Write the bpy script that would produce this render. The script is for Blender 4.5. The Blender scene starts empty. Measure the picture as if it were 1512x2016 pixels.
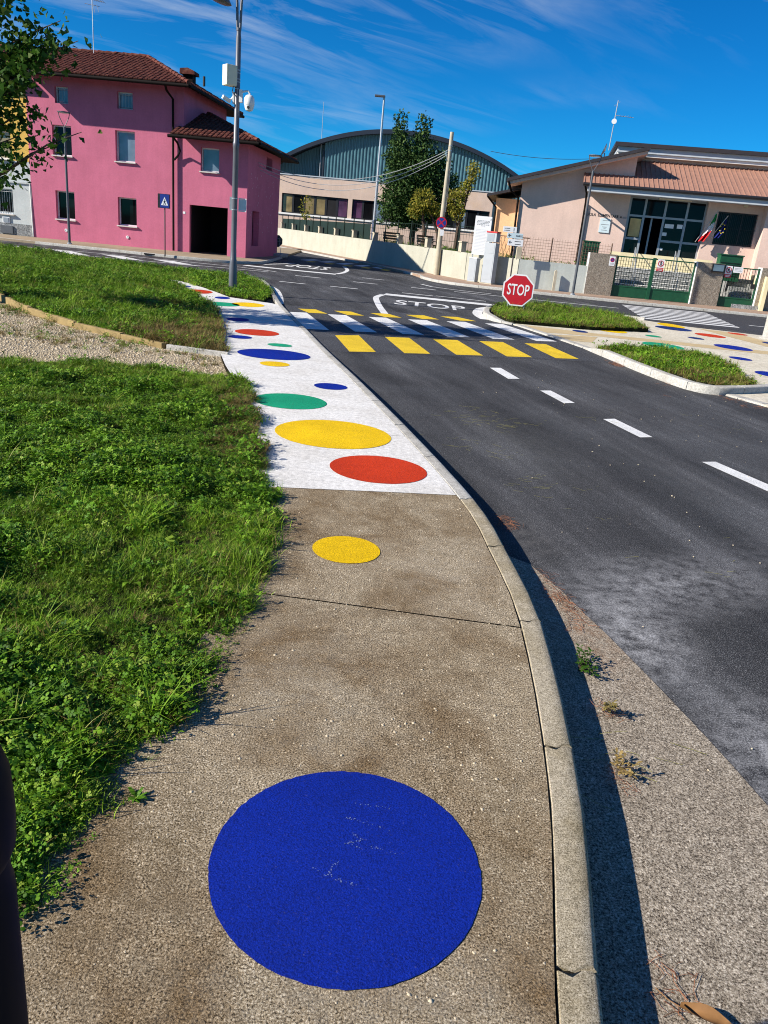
import bpy, bmesh, math, random
import numpy as np
from mathutils import Vector, Matrix

R = math.radians
random.seed(7)
rng = np.random.default_rng(11)
scene = bpy.context.scene
col = scene.collection

# ------------------------------------------------------------------ camera
CAM_H, PITCH, ROLL = 1.70, R(19.6), R(5.5)
cd = bpy.data.cameras.new('camera')
cam = bpy.data.objects.new('camera', cd)
col.objects.link(cam)
cd.sensor_fit = 'HORIZONTAL'; cd.sensor_width = 36.0; cd.lens = 36.31
cd.clip_start = 0.05; cd.clip_end = 3000
fw = Vector((0, math.cos(PITCH), -math.sin(PITCH))); rt = Vector((1, 0, 0)); up = rt.cross(fw)
rt2 = math.cos(ROLL) * rt + math.sin(ROLL) * up
up2 = -math.sin(ROLL) * rt + math.cos(ROLL) * up
cam.matrix_world = Matrix(((rt2.x, up2.x, -fw.x, 0), (rt2.y, up2.y, -fw.y, 0), (rt2.z, up2.z, -fw.z, CAM_H), (0, 0, 0, 1)))
scene.camera = cam

# ------------------------------------------------------------------ light
SUN_EL = R(31.0)
SUN_DIR = Vector((-0.94 * math.cos(SUN_EL), -0.342 * math.cos(SUN_EL), math.sin(SUN_EL)))   # towards the sun
world = bpy.data.worlds.new('World'); scene.world = world; world.use_nodes = True
nt = world.node_tree; N = nt.nodes; L = nt.links; N.clear()
sky = N.new('ShaderNodeTexSky'); sky.sky_type = 'NISHITA'; sky.sun_disc = False
sky.sun_elevation = SUN_EL; sky.sun_rotation = math.atan2(SUN_DIR.x, SUN_DIR.y)
sky.air_density = 0.75; sky.dust_density = 0.0; sky.ozone_density = 3.2; sky.altitude = 600
hs = N.new('ShaderNodeHueSaturation'); hs.inputs['Saturation'].default_value = 1.3; hs.inputs['Value'].default_value = 1.3
hs.inputs['Hue'].default_value = 0.501
L.new(sky.outputs[0], hs.inputs['Color'])
tint = N.new('ShaderNodeMix'); tint.data_type = 'RGBA'; tint.blend_type = 'MULTIPLY'; tint.inputs[0].default_value = 1.0; L.new(hs.outputs[0], tint.inputs[6]); tint.inputs[7].default_value = (0.14, 0.93, 1.17, 1)
# high cirrus, the same over the whole sky: direction projected on a flat layer
tc = N.new('ShaderNodeTexCoord'); sep = N.new('ShaderNodeSeparateXYZ'); L.new(tc.outputs['Generated'], sep.inputs[0])
zz = N.new('ShaderNodeMath'); zz.operation = 'MAXIMUM'; L.new(sep.outputs['Z'], zz.inputs[0]); zz.inputs[1].default_value = 0.0
za = N.new('ShaderNodeMath'); za.operation = 'ADD'; L.new(zz.outputs[0], za.inputs[0]); za.inputs[1].default_value = 0.12
dx = N.new('ShaderNodeMath'); dx.operation = 'DIVIDE'; L.new(sep.outputs['X'], dx.inputs[0]); L.new(za.outputs[0], dx.inputs[1])
dy = N.new('ShaderNodeMath'); dy.operation = 'DIVIDE'; L.new(sep.outputs['Y'], dy.inputs[0]); L.new(za.outputs[0], dy.inputs[1])
cb = N.new('ShaderNodeCombineXYZ'); L.new(dx.outputs[0], cb.inputs[0]); L.new(dy.outputs[0], cb.inputs[1])
mp = N.new('ShaderNodeMapping'); mp.vector_type = 'TEXTURE'; mp.inputs['Rotation'].default_value = (0, 0, R(38)); mp.inputs['Scale'].default_value = (1.5, 0.5, 1)
mp.inputs['Location'].default_value = (3.1, 1.7, 0)
L.new(cb.outputs[0], mp.inputs[0])
n1 = N.new('ShaderNodeTexNoise'); n1.inputs['Scale'].default_value = 1.7; n1.inputs['Detail'].default_value = 9; n1.inputs['Roughness'].default_value = 0.62
n1.inputs['Distortion'].default_value = 0.7
L.new(mp.outputs[0], n1.inputs['Vector'])
mp2 = N.new('ShaderNodeMapping'); mp2.inputs['Scale'].default_value = (0.33, 0.33, 1); mp2.inputs['Location'].default_value = (0.75, 0.25, 0)
L.new(cb.outputs[0], mp2.inputs[0])
n2 = N.new('ShaderNodeTexNoise'); n2.inputs['Scale'].default_value = 1.0; n2.inputs['Detail'].default_value = 3
L.new(mp2.outputs[0], n2.inputs['Vector'])
r1 = N.new('ShaderNodeMapRange'); r1.inputs['From Min'].default_value = 0.46; r1.inputs['From Max'].default_value = 0.80; L.new(n1.outputs[0], r1.inputs[0])
r2 = N.new('ShaderNodeMapRange'); r2.inputs['From Min'].default_value = 0.38; r2.inputs['From Max'].default_value = 0.62; L.new(n2.outputs[0], r2.inputs[0])
mu = N.new('ShaderNodeMath'); mu.operation = 'MULTIPLY'; L.new(r1.outputs[0], mu.inputs[0]); L.new(r2.outputs[0], mu.inputs[1])
mu2 = N.new('ShaderNodeMath'); mu2.operation = 'MULTIPLY'; L.new(mu.outputs[0], mu2.inputs[0]); mu2.inputs[1].default_value = 0.8
mx = N.new('ShaderNodeMix'); mx.data_type = 'RGBA'; L.new(mu2.outputs[0], mx.inputs[0]); L.new(tint.outputs[2], mx.inputs[6]); mx.inputs[7].default_value = (7.6, 8.6, 9.8, 1)
bg = N.new('ShaderNodeBackground'); bg.inputs['Strength'].default_value = 0.05; L.new(mx.outputs[2], bg.inputs[0])
wo = N.new('ShaderNodeOutputWorld'); L.new(bg.outputs[0], wo.inputs[0])

sd = bpy.data.lights.new('sun', 'SUN'); sun = bpy.data.objects.new('sun', sd); col.objects.link(sun)
sd.energy = 5.0; sd.angle = R(0.53); sd.color = (1.0, 0.935, 0.835)
sun.rotation_euler = SUN_DIR.to_track_quat('Z', 'Y').to_euler()
sun.location = (-20, -10, 30)
vs = scene.view_settings
scene.display_settings.display_device = 'sRGB'
vs.view_transform = 'Standard'; vs.look = 'None'; vs.exposure = 0.76; vs.gamma = 1.0; vs.use_curve_mapping = False
scene.cycles.max_bounces = 6
scene.cycles.use_denoising = True; scene.cycles.denoising_prefilter = 'NONE'
scene.cycles.pixel_filter_type = 'BLACKMAN_HARRIS'; scene.cycles.filter_width = 1.05

# ------------------------------------------------------------------ materials
def new_mat(name):
    m = bpy.data.materials.new(name); m.use_nodes = True
    t = m.node_tree
    return m, t, t.nodes['Principled BSDF']

def noise(t, scale, detail=4, rough=0.55, vec=None, dist=0.0):
    n = t.nodes.new('ShaderNodeTexNoise'); n.inputs['Scale'].default_value = scale; n.inputs['Detail'].default_value = detail
    n.inputs['Roughness'].default_value = rough; n.inputs['Distortion'].default_value = dist
    if vec is not None: t.links.new(vec, n.inputs['Vector'])
    return n.outputs[0]

def vor(t, scale, vec, out='Distance', feature='F1', rand=1.0):
    n = t.nodes.new('ShaderNodeTexVoronoi'); n.feature = feature; n.inputs['Scale'].default_value = scale; n.inputs['Randomness'].default_value = rand
    t.links.new(vec, n.inputs['Vector']); return n.outputs[out]

def pos(t):
    return t.nodes.new('ShaderNodeNewGeometry').outputs['Position']

def objco(t):
    return t.nodes.new('ShaderNodeTexCoord').outputs['Object']

def ramp(t, fac, stops):
    r = t.nodes.new('ShaderNodeValToRGB'); e = r.color_ramp.elements
    while len(e) < len(stops): e.new(0.5)
    for k, (p, c) in enumerate(stops):
        e[k].position = p; e[k].color = (c[0], c[1], c[2], 1) if hasattr(c, '__len__') else (c, c, c, 1)
    t.links.new(fac, r.inputs[0]); return r.outputs[0]

def mixc(t, fac, a, b, mode='MIX'):
    m = t.nodes.new('ShaderNodeMix'); m.data_type = 'RGBA'; m.blend_type = mode
    for s, v in ((0, fac), (6, a), (7, b)):
        if isinstance(v, bpy.types.NodeSocket): t.links.new(v, m.inputs[s])
        elif s == 0: m.inputs[0].default_value = v
        else: m.inputs[s].default_value = (v[0], v[1], v[2], 1)
    return m.outputs[2]

def bump(t, bsdf, h, strength, dist=0.01):
    b = t.nodes.new('ShaderNodeBump'); b.inputs['Strength'].default_value = strength; b.inputs['Distance'].default_value = dist
    t.links.new(h, b.inputs['Height']); t.links.new(b.outputs[0], bsdf.inputs['Normal'])

def sc3(c, k): return tuple(min(1, x * k) for x in c)

MATS = {}
def pm(name, c, rough=0.75, var=0.12, scale=3.0, spec=0.3, metal=0.0, bscale=0, bstr=0.3, bdist=0.004, fine=0.0, fscale=60):
    """painted / plain surface: colour with broad and fine mottling and a little relief"""
    if name in MATS: return MATS[name]
    m, t, b = new_mat(name); p = objco(t)
    cc = ramp(t, noise(t, scale, 5, 0.6, p), [(0.3, sc3(c, 1 - var)), (0.7, sc3(c, 1 + var))])
    if fine: cc = mixc(t, 1.0, cc, ramp(t, noise(t, fscale, 3, 0.7, p), [(0.3, 1 - fine), (0.7, 1.0)]), 'MULTIPLY')
    t.links.new(cc, b.inputs['Base Color'])
    b.inputs['Roughness'].default_value = rough; b.inputs['Metallic'].default_value = metal
    b.inputs['Specular IOR Level'].default_value = spec
    if bscale: bump(t, b, noise(t, bscale, 4, 0.7, p), bstr, bdist)
    MATS[name] = m; return m

def speckle(name, base, light, dark, scale, rough=0.85, bstr=0.6, bdist=0.004, stain=None, stain_scale=1.2, stain_amt=0.5, seed=0, lightp=0.6, patches=(), spec=0.12, streak=None):
    """mineral surface made of small grains, with broad stains"""
    m, t, b = new_mat(name); p = pos(t)
    cell = vor(t, scale * 0.8, p, 'Color'); sp = t.nodes.new('ShaderNodeSeparateColor'); t.links.new(cell, sp.inputs[0])
    d = vor(t, scale * 0.8, p, 'Distance')
    fn = noise(t, scale * 1.35, 4, 0.8, p)
    g = ramp(t, fn, [(0.40, dark), (0.48, base), (0.525, base), (0.62, light)])
    # single paler grains standing out of the matrix
    pk = mixc(t, 1.0, ramp(t, sp.outputs[0], [(0.72, 0.0), (0.80, 1.0)]), ramp(t, d, [(0.22, 1.0), (0.42, 0.0)]), 'MULTIPLY')
    g = mixc(t, pk, g, mixc(t, sp.outputs[1], base, light))
    g2 = ramp(t, noise(t, scale * 0.22, 4, 0.7, p), [(0.3, 0.74), (0.7, 1.16)])
    g = mixc(t, 1.0, g, g2, 'MULTIPLY')
    if streak:                                         # polish and dust drawn out along the driving direction
        sm_ = t.nodes.new('ShaderNodeMapping'); sm_.vector_type = 'TEXTURE'; sm_.inputs['Rotation'].default_value = (0, 0, streak); sm_.inputs['Scale'].default_value = (5.0, 0.55, 1); t.links.new(p, sm_.inputs[0])
        g = mixc(t, 1.0, g, ramp(t, noise(t, 1.0, 6, 0.65, sm_.outputs[0], 0.3), [(0.34, 0.62), (0.52, 1.05), (0.68, 1.75)]), 'MULTIPLY')
    if stain:
        f = ramp(t, noise(t, stain_scale, 6, 0.62, p, 0.4), [(0.42, 0.0), (0.68, stain_amt)])
        g = mixc(t, f, g, mixc(t, 1.0, g, stain, 'MULTIPLY'))
    for (cx, cy, rx, ry, ang, c, amt) in patches:
        mpn = t.nodes.new('ShaderNodeMapping'); mpn.vector_type = 'TEXTURE'
        mpn.inputs['Location'].default_value = (cx, cy, 0); mpn.inputs['Rotation'].default_value = (0, 0, ang); mpn.inputs['Scale'].default_value = (rx, ry, 1)
        t.links.new(p, mpn.inputs[0])
        ln = t.nodes.new('ShaderNodeVectorMath'); ln.operation = 'LENGTH'; t.links.new(mpn.outputs[0], ln.inputs[0])
        f = ramp(t, ln.outputs['Value'], [(0.05, 1.0), (1.0, 0.0)])
        nz = ramp(t, noise(t, 10.0, 8, 0.8, p), [(0.40, 0.0), (0.62, 1.0)])
        f = mixc(t, 1.0, f, nz, 'MULTIPLY')
        f = mixc(t, 1.0, f, ramp(t, noise(t, scale * 0.9, 3, 0.8, p), [(0.41, 0.25 * amt), (0.56, amt)]), 'MULTIPLY')
        g = mixc(t, f, g, c)
    t.links.new(g, b.inputs['Base Color']); b.inputs['Roughness'].default_value = rough; b.inputs['Specular IOR Level'].default_value = spec
    bump(t, b, fn, bstr, bdist)
    return m

M_asphalt = speckle('new_asphalt', (0.035, 0.0345, 0.0355), (0.20, 0.198, 0.2), (0.006, 0.006, 0.007), 120, 0.8, 0.55, 0.004,
                    stain=(1.7, 1.75, 1.8), stain_scale=0.42, stain_amt=0.7, spec=0.15, streak=R(106),
                    patches=[(1.58, 4.0, 1.0, 0.5, 0.5, (0.34, 0.34, 0.35), 1.0), (1.27, 3.35, 0.34, 0.6, 0.0, (0.46, 0.46, 0.47), 1.0),
                             (1.6, 2.4, 0.4, 0.7, 0.2, (0.40, 0.40, 0.41), 1.0), (2.5, 4.6, 1.0, 0.5, 0.6, (0.15, 0.15, 0.16), 0.6),
                             (3.3, 9.0, 0.7, 3.2, 0.35, (0.10, 0.1, 0.105), 0.6), (2.0, 7.2, 0.35, 3.0, 0.33, (0.075, 0.08, 0.085), 0.7),
                             (0.9, 4.6, 0.25, 0.6, 0.1, (0.16, 0.155, 0.15), 0.6), (1.2, 7.0, 0.6, 1.6, 0.2, (0.09, 0.09, 0.08), 0.55),
                             (0.0, 22.0, 9.0, 1.0, 0.0, (0.075, 0.078, 0.085), 0.7), (-3.0, 27.5, 9.0, 1.2, 0.0, (0.08, 0.082, 0.09), 0.7)])
M_oldasph = speckle('worn_gutter_asphalt', (0.34, 0.285, 0.215), (0.74, 0.66, 0.54), (0.06, 0.045, 0.032), 115, 0.9, 0.9, 0.007,
                    stain=(0.75, 0.72, 0.7), stain_scale=2.2, stain_amt=0.5, patches=[(1.0, 3.35, 0.25, 0.6, 0.2, (0.26, 0.15, 0.085), 0.9)])
M_greyasph = speckle('old_grey_asphalt', (0.05, 0.051, 0.056), (0.12, 0.12, 0.13), (0.03, 0.03, 0.035), 60, 0.85, 0.4, 0.004)
M_conc = speckle('aggregate_concrete', (0.36, 0.28, 0.175), (0.86, 0.75, 0.57), (0.032, 0.022, 0.012), 130, 0.88, 0.95, 0.006,
                 stain=(0.48, 0.38, 0.26), stain_scale=2.4, stain_amt=0.9,
                 patches=[(0.1, 1.3, 0.9, 0.5, 0.1, (0.34, 0.31, 0.26), 0.5), (-0.3, 2.5, 0.6, 0.9, 0.3, (0.33, 0.3, 0.25), 0.5), (0.35, 3.6, 0.5, 0.8, 0, (0.42, 0.37, 0.3), 0.45),
                          (-0.55, 1.55, 0.35, 0.6, 0.2, (0.11, 0.075, 0.035), 0.8), (-0.45, 3.7, 0.25, 1.1, 0.1, (0.12, 0.085, 0.05), 0.75), (0.45, 1.75, 0.2, 0.7, 0.0, (0.17, 0.12, 0.06), 0.7)])
M_kerb = speckle('kerb_concrete', (0.39, 0.335, 0.24), (0.66, 0.59, 0.47), (0.12, 0.10, 0.065), 190, 0.9, 0.5, 0.003, stain=(0.62, 0.58, 0.46), stain_scale=3.0, stain_amt=0.8)
M_kerb_pale = speckle('pale_kerb_concrete', (0.44, 0.425, 0.39), (0.60, 0.585, 0.55), (0.25, 0.24, 0.21), 90, 0.9, 0.3, 0.003, stain=(0.75, 0.73, 0.68), stain_scale=2.5, stain_amt=0.7)
M_white_path = speckle('white_painted_concrete', (0.72, 0.705, 0.675), (0.80, 0.79, 0.77), (0.52, 0.50, 0.47), 110, 0.8, 0.55, 0.004, stain=(0.80, 0.78, 0.75), stain_scale=1.7, stain_amt=0.7)
M_plaza = speckle('pale_plaza_paint', (0.62, 0.57, 0.46), (0.70, 0.65, 0.54), (0.45, 0.41, 0.32), 40, 0.85, 0.2, 0.002, stain=(0.86, 0.83, 0.78), stain_scale=0.8, stain_amt=0.7)
M_tan = pm('tan_band_paint', (0.52, 0.40, 0.22), 0.8, 0.1, 2.0, fine=0.15)

def paint(name, c, rough=0.6, wear=0.0, under=(0.12, 0.12, 0.12), wscale=26):
    m, t, b = new_mat(name); p = pos(t)
    g = ramp(t, noise(t, 2.2, 4, 0.6, p), [(0.3, sc3(c, 0.86)), (0.7, sc3(c, 1.08))])
    g = mixc(t, 1.0, g, ramp(t, noise(t, 190, 3, 0.75, p), [(0.38, 0.55), (0.52, 0.98), (0.62, 1.15)]), 'MULTIPLY')
    if wear:
        f = ramp(t, noise(t, wscale, 7, 0.8, p), [(0.60, 0.0), (0.72, wear)])
        g = mixc(t, f, g, under)
        g = mixc(t, ramp(t, noise(t, 1.3, 6, 0.7, p), [(0.45, 0.0), (0.75, 0.35)]), g, mixc(t, 1.0, g, (0.6, 0.58, 0.56), 'MULTIPLY'))
    t.links.new(g, b.inputs['Base Color']); b.inputs['Roughness'].default_value = rough; b.inputs['Specular IOR Level'].default_value = 0.10
    bump(t, b, noise(t, 170, 4, 0.75, p), 0.8, 0.006)
    return m
M_blue = paint('blue_ground_paint', (0.003, 0.021, 0.29), 0.65, 0.4, (0.3, 0.27, 0.22), 90); M_yel = paint('yellow_ground_paint', (0.86, 0.55, 0.006), 0.65, 0.4, (0.3, 0.27, 0.22), 90)
M_red = paint('red_ground_paint', (0.58, 0.045, 0.010), 0.65, 0.4, (0.3, 0.27, 0.22), 90); M_green = paint('green_ground_paint', (0.012, 0.33, 0.17), 0.65, 0.4, (0.3, 0.27, 0.22), 90)
M_navy = paint('navy_ground_paint', (0.012, 0.035, 0.17), 0.65, 0.4, (0.3, 0.27, 0.22), 90)
M_mark_w = paint('white_road_paint', (0.78, 0.78, 0.77), 0.6, 0.8, (0.10, 0.10, 0.11), 30); M_mark_y = paint('yellow_road_paint', (0.80, 0.55, 0.03), 0.6, 0.75, (0.12, 0.10, 0.06), 30)

M_soil = speckle('dry_soil', (0.07, 0.05, 0.028), (0.16, 0.12, 0.07), (0.03, 0.02, 0.012), 45, 0.95, 0.8, 0.01)
M_lawn = pm('lawn_soil', (0.014, 0.016, 0.006), 0.95, 0.35, 4.0, spec=0.1, bscale=30, bstr=0.8, bdist=0.02)
M_land = pm('far_ground', (0.06, 0.075, 0.03), 0.95, 0.3, 0.3, spec=0.1)
M_gravelbed = speckle('pale_gravel_bed', (0.44, 0.36, 0.24), (0.72, 0.63, 0.47), (0.16, 0.12, 0.07), 70, 0.95, 1.0, 0.012, stain=(0.55, 0.45, 0.3), stain_scale=1.3, stain_amt=0.6)
M_stone = pm('pebble_stone', (0.50, 0.42, 0.30), 0.9, 0.3, 20, spec=0.2)
M_paving = pm('tan_pavement', (0.34, 0.27, 0.18), 0.9, 0.15, 0.8, fine=0.25, fscale=12)

def brick_mat(name, c1, c2, mortar, scale):
    m, t, b = new_mat(name); p = pos(t)
    n = t.nodes.new('ShaderNodeTexBrick'); n.inputs['Scale'].default_value = scale
    for k, c in (('Color1', c1), ('Color2', c2), ('Mortar', mortar)): n.inputs[k].default_value = (*c, 1)
    n.inputs['Mortar Size'].default_value = 0.03
    t.links.new(p, n.inputs['Vector']); t.links.new(n.outputs[0], b.inputs['Base Color']); b.inputs['Roughness'].default_value = 0.9
    return m
M_pavers = brick_mat('red_block_pavers', (0.34, 0.2, 0.13), (0.42, 0.29, 0.2), (0.2, 0.16, 0.12), 4.0)

def stucco(name, c, c2=None, streak=0.045):
    m, t, b = new_mat(name); p = objco(t)
    g = ramp(t, noise(t, 0.9, 6, 0.62, p), [(0.25, sc3(c, 0.86)), (0.75, sc3(c, 1.1))])
    mp_ = t.nodes.new('ShaderNodeMapping'); mp_.inputs['Scale'].default_value = (3.0, 3.0, 0.25); t.links.new(p, mp_.inputs[0])
    s = ramp(t, noise(t, 1.6, 5, 0.6, mp_.outputs[0]), [(0.38, 1 - streak), (0.62, 1.0)])
    g = mixc(t, 1.0, g, s, 'MULTIPLY')
    g = mixc(t, 1.0, g, ramp(t, noise(t, 14, 3, 0.7, p), [(0.3, 0.92), (0.7, 1.05)]), 'MULTIPLY')
    if c2: g = mixc(t, ramp(t, noise(t, 0.35, 5, 0.6, p), [(0.5, 0.0), (0.75, 0.6)]), g, c2)
    t.links.new(g, b.inputs['Base Color']); b.inputs['Roughness'].default_value = 0.92; b.inputs['Specular IOR Level'].default_value = 0.15
    bump(t, b, noise(t, 45, 4, 0.7, p), 0.35, 0.01)
    return m
M_pink = stucco('pink_stucco', (0.57, 0.16, 0.245)); M_yellowst = stucco('yellow_stucco', (0.72, 0.46, 0.11)); M_greyst = stucco('grey_stucco', (0.52, 0.55, 0.54))
M_plinth = speckle('rough_grey_plinth', (0.26, 0.27, 0.27), (0.48, 0.48, 0.47), (0.1, 0.1, 0.1), 16, 0.95, 1.0, 0.03)
M_school = stucco('pale_rose_stucco', (0.68, 0.50, 0.425), (0.58, 0.45, 0.39)); M_peach = stucco('peach_stucco', (0.80, 0.50, 0.28)); M_gymst = stucco('pale_gym_render', (0.62, 0.47, 0.38), (0.66, 0.44, 0.24))
M_creamw = stucco('cream_wall_render', (0.43, 0.42, 0.345), None, 0.06); M_greyw = stucco('grey_green_wall_render', (0.55, 0.58, 0.53), None, 0.08)
M_cream = pm('cream_tile', (0.66, 0.58, 0.36), 0.8, 0.1, 3); M_whitecap = pm('white_mortar_and_sunlit_face', (0.75, 0.74, 0.70), 0.85, 0.06, 4)
M_pebble = speckle('pebbledash_pillar', (0.30, 0.255, 0.2), (0.52, 0.46, 0.38), (0.13, 0.105, 0.08), 34, 0.95, 1.0, 0.02)
M_concpost = pm('concrete_post', (0.46, 0.41, 0.31), 0.9, 0.15, 5, fine=0.15)

def tile_mat():
    m, t, b = new_mat('clay_roof_tile'); p = objco(t)
    g = ramp(t, vor(t, 4.5, p, 'Distance'), [(0.0, (0.17, 0.05, 0.035)), (0.5, (0.105, 0.032, 0.024)), (1.0, (0.06, 0.022, 0.018))])
    g = mixc(t, ramp(t, noise(t, 6, 5, 0.7, p), [(0.5, 0.0), (0.75, 0.7)]), g, (0.27, 0.12, 0.08))
    t.links.new(g, b.inputs['Base Color']); b.inputs['Roughness'].default_value = 0.9; b.inputs['Specular IOR Level'].default_value = 0.15
    return m
M_tile = tile_mat()
M_wooddark = pm('dark_eaves_wood', (0.035, 0.02, 0.014), 0.8, 0.25, 6); M_gutter = pm('brown_gutter_metal', (0.009, 0.006, 0.005), 0.75, 0.15, 4, spec=0.12)
M_frame_w = pm('white_window_frame', (0.68, 0.69, 0.70), 0.5, 0.05, 4); M_sill = pm('stone_sill', (0.58, 0.54, 0.50), 0.7, 0.12, 8)
M_alu = pm('grey_aluminium', (0.30, 0.33, 0.36), 0.4, 0.06, 4, spec=0.5, metal=0.3)
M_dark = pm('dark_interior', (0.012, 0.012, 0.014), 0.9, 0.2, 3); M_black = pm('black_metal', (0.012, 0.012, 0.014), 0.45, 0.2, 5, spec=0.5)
M_darkgrey = pm('dark_grey_metal', (0.10, 0.105, 0.115), 0.42, 0.1, 5, spec=0.5, metal=0.2); M_brownpole = pm('brown_painted_pole', (0.05, 0.04, 0.04), 0.5, 0.1, 5, spec=0.5)
M_polegrey = pm('painted_grey_pole', (0.11, 0.115, 0.135), 0.4, 0.12, 4, spec=0.5, metal=0.1); M_galv = pm('galvanised_steel', (0.42, 0.44, 0.46), 0.4, 0.12, 12, spec=0.5, metal=0.5)
M_whiteplas = pm('white_plastic', (0.72, 0.73, 0.72), 0.4, 0.04, 6, spec=0.5); M_creamplas = pm('ivory_plastic_box', (0.66, 0.63, 0.48), 0.5, 0.06, 5, spec=0.4)
M_bluepole = pm('blue_grey_painted_pole', (0.10, 0.12, 0.19), 0.4, 0.1, 5, spec=0.5)
M_greencab = pm('green_paint_metal', (0.010, 0.08, 0.035), 0.5, 0.18, 5, spec=0.4, fine=0.12); M_darkgreen = pm('dark_green_mesh_screen', (0.004, 0.016, 0.012), 0.8, 0.2, 5)
M_cabgrey = pm('grey_cabinet_plastic', (0.36, 0.385, 0.41), 0.6, 0.06, 3); M_cabred = pm('red_cabinet_cap', (0.55, 0.03, 0.035), 0.5, 0.1, 4)
M_signred = pm('sign_red', (0.50, 0.012, 0.022), 0.4, 0.05, 6, spec=0.5); M_signwhite = pm('sign_white', (0.80, 0.80, 0.80), 0.4, 0.03, 6, spec=0.5); M_signblue = pm('sign_blue', (0.012, 0.035, 0.24), 0.4, 0.05, 6, spec=0.5)
M_ink = pm('dark_print', (0.02, 0.022, 0.025), 0.7, 0.1, 6); M_ink2 = pm('grey_print', (0.22, 0.24, 0.25), 0.7, 0.1, 6)
M_plaque = pm('pale_blue_plaque', (0.55, 0.66, 0.70), 0.35, 0.05, 5, spec=0.5)
M_roofbrown = pm('pinkish_brown_sheet_roof', (0.34, 0.185, 0.135), 0.6, 0.14, 2.5, spec=0.3, fine=0.1); M_fascia = pm('pale_blue_grey_fascia', (0.42, 0.46, 0.50), 0.6, 0.06, 4)
M_verge = pm('dark_verge_sheet', (0.03, 0.025, 0.028), 0.5, 0.15, 3, spec=0.4); M_teal = pm('teal_cladding_sheet', (0.055, 0.145, 0.18), 0.5, 0.12, 0.8, spec=0.5, fine=0.12, fscale=8)
M_tealdark = pm('blue_edge_trim', (0.012, 0.02, 0.035), 0.5, 0.1, 3); M_gymroof = pm('grey_barrel_roof', (0.06, 0.065, 0.08), 0.6, 0.1, 1)
M_rust = pm('rusty_wire', (0.16, 0.10, 0.07), 0.8, 0.2, 5); M_cable = pm('pale_cable', (0.45, 0.45, 0.45), 0.6, 0.05, 5); M_cabledark = pm('dark_cable', (0.03, 0.03, 0.03), 0.6, 0.05, 5)
M_wood = pm('grey_weathered_wood', (0.30, 0.27, 0.20), 0.9, 0.2, 9, fine=0.2); M_edging = pm('mossy_edging_board', (0.29, 0.21, 0.09), 0.9, 0.25, 5, fine=0.2, fscale=30)
M_bark = pm('brown_bark', (0.085, 0.06, 0.045), 0.95, 0.3, 8, bscale=25, bstr=0.8, bdist=0.03); M_dryleaf = pm('dry_brown_leaf', (0.20, 0.10, 0.035), 0.7, 0.25, 18)
M_needle = pm('fallen_needles', (0.22, 0.09, 0.045), 0.9, 0.3, 30); M_straw = pm('pale_straw', (0.26, 0.24, 0.08), 0.9, 0.2, 20); M_scratch = pm('pale_scratch', (0.14, 0.18, 0.36), 0.8, 0.1, 20)
M_navyplast = pm('blue_black_gloss_plastic', (0.002, 0.003, 0.008), 0.6, 0.1, 4, spec=0.12)
M_flag_g = pm('flag_green', (0.01, 0.24, 0.06), 0.8, 0.05, 5); M_flag_w = pm('flag_white', (0.78, 0.78, 0.78), 0.8, 0.03, 5); M_flag_r = pm('flag_red', (0.55, 0.015, 0.02), 0.8, 0.05, 5); M_flag_b = pm('flag_blue', (0.006, 0.012, 0.14), 0.8, 0.05, 5); M_flag_y = pm('flag_star_yellow', (0.8, 0.6, 0.02), 0.8, 0.05, 5)

def glass(name, c, rough, gl):
    m, t, b = new_mat(name); p = objco(t)
    b.inputs['Base Color'].default_value = (*c, 1); b.inputs['Roughness'].default_value = rough
    b.inputs['Specular IOR Level'].default_value = gl; b.inputs['IOR'].default_value = 1.5
    t.links.new(ramp(t, noise(t, 1.1, 3, 0.5, p), [(0.3, sc3(c, 0.6)), (0.7, sc3(c, 1.4))]), b.inputs['Base Color'])
    bump(t, b, noise(t, 1.7, 2, 0.5, p), 0.05, 0.02)
    return m
M_glass = glass('dark_window_glass', (0.006, 0.007, 0.008), 0.04, 0.14); M_glass_pale = glass('pale_glass_blinds_and_painted_reflection', (0.12, 0.17, 0.22), 0.12, 0.8)  # pale tone covers blinds and also a bluish reflection painted into the pane
M_glass_warm = glass('glass_with_yellow_curtain', (0.22, 0.17, 0.08), 0.08, 0.8); M_glass_mauve = glass('glass_with_painted_mauve_reflection', (0.075, 0.035, 0.075), 0.05, 0.9)  # mauve panes have their reflection put into the base colour

def leaf_mat(name, stops, trans=0.2, rough=0.55, per='random'):
    m, t, b = new_mat(name)
    if per == 'random': f = t.nodes.new('ShaderNodeObjectInfo').outputs['Random']
    else: f = t.nodes.new('ShaderNodeNewGeometry').outputs['Random Per Island']
    g = ramp(t, f, stops)
    p = pos(t)
    g = mixc(t, 1.0, g, ramp(t, noise(t, 1.6, 5, 0.65, p), [(0.3, 0.75), (0.7, 1.3)]), 'MULTIPLY')
    t.links.new(g, b.inputs['Base Color']); b.inputs['Roughness'].default_value = rough; b.inputs['Specular IOR Level'].default_value = 0.16
    tr = t.nodes.new('ShaderNodeBsdfTranslucent'); t.links.new(g, tr.inputs[0])
    ms = t.nodes.new('ShaderNodeMixShader'); ms.inputs[0].default_value = trans
    t.links.new(b.outputs[0], ms.inputs[1]); t.links.new(tr.outputs[0], ms.inputs[2])
    t.links.new(ms.outputs[0], t.nodes['Material Output'].inputs[0])
    return m
M_grass = leaf_mat('grass_blades', [(0.0, (0.05, 0.105, 0.007)), (0.5, (0.14, 0.26, 0.012)), (0.85, (0.22, 0.34, 0.026)), (1.0, (0.34, 0.33, 0.10))])
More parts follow.
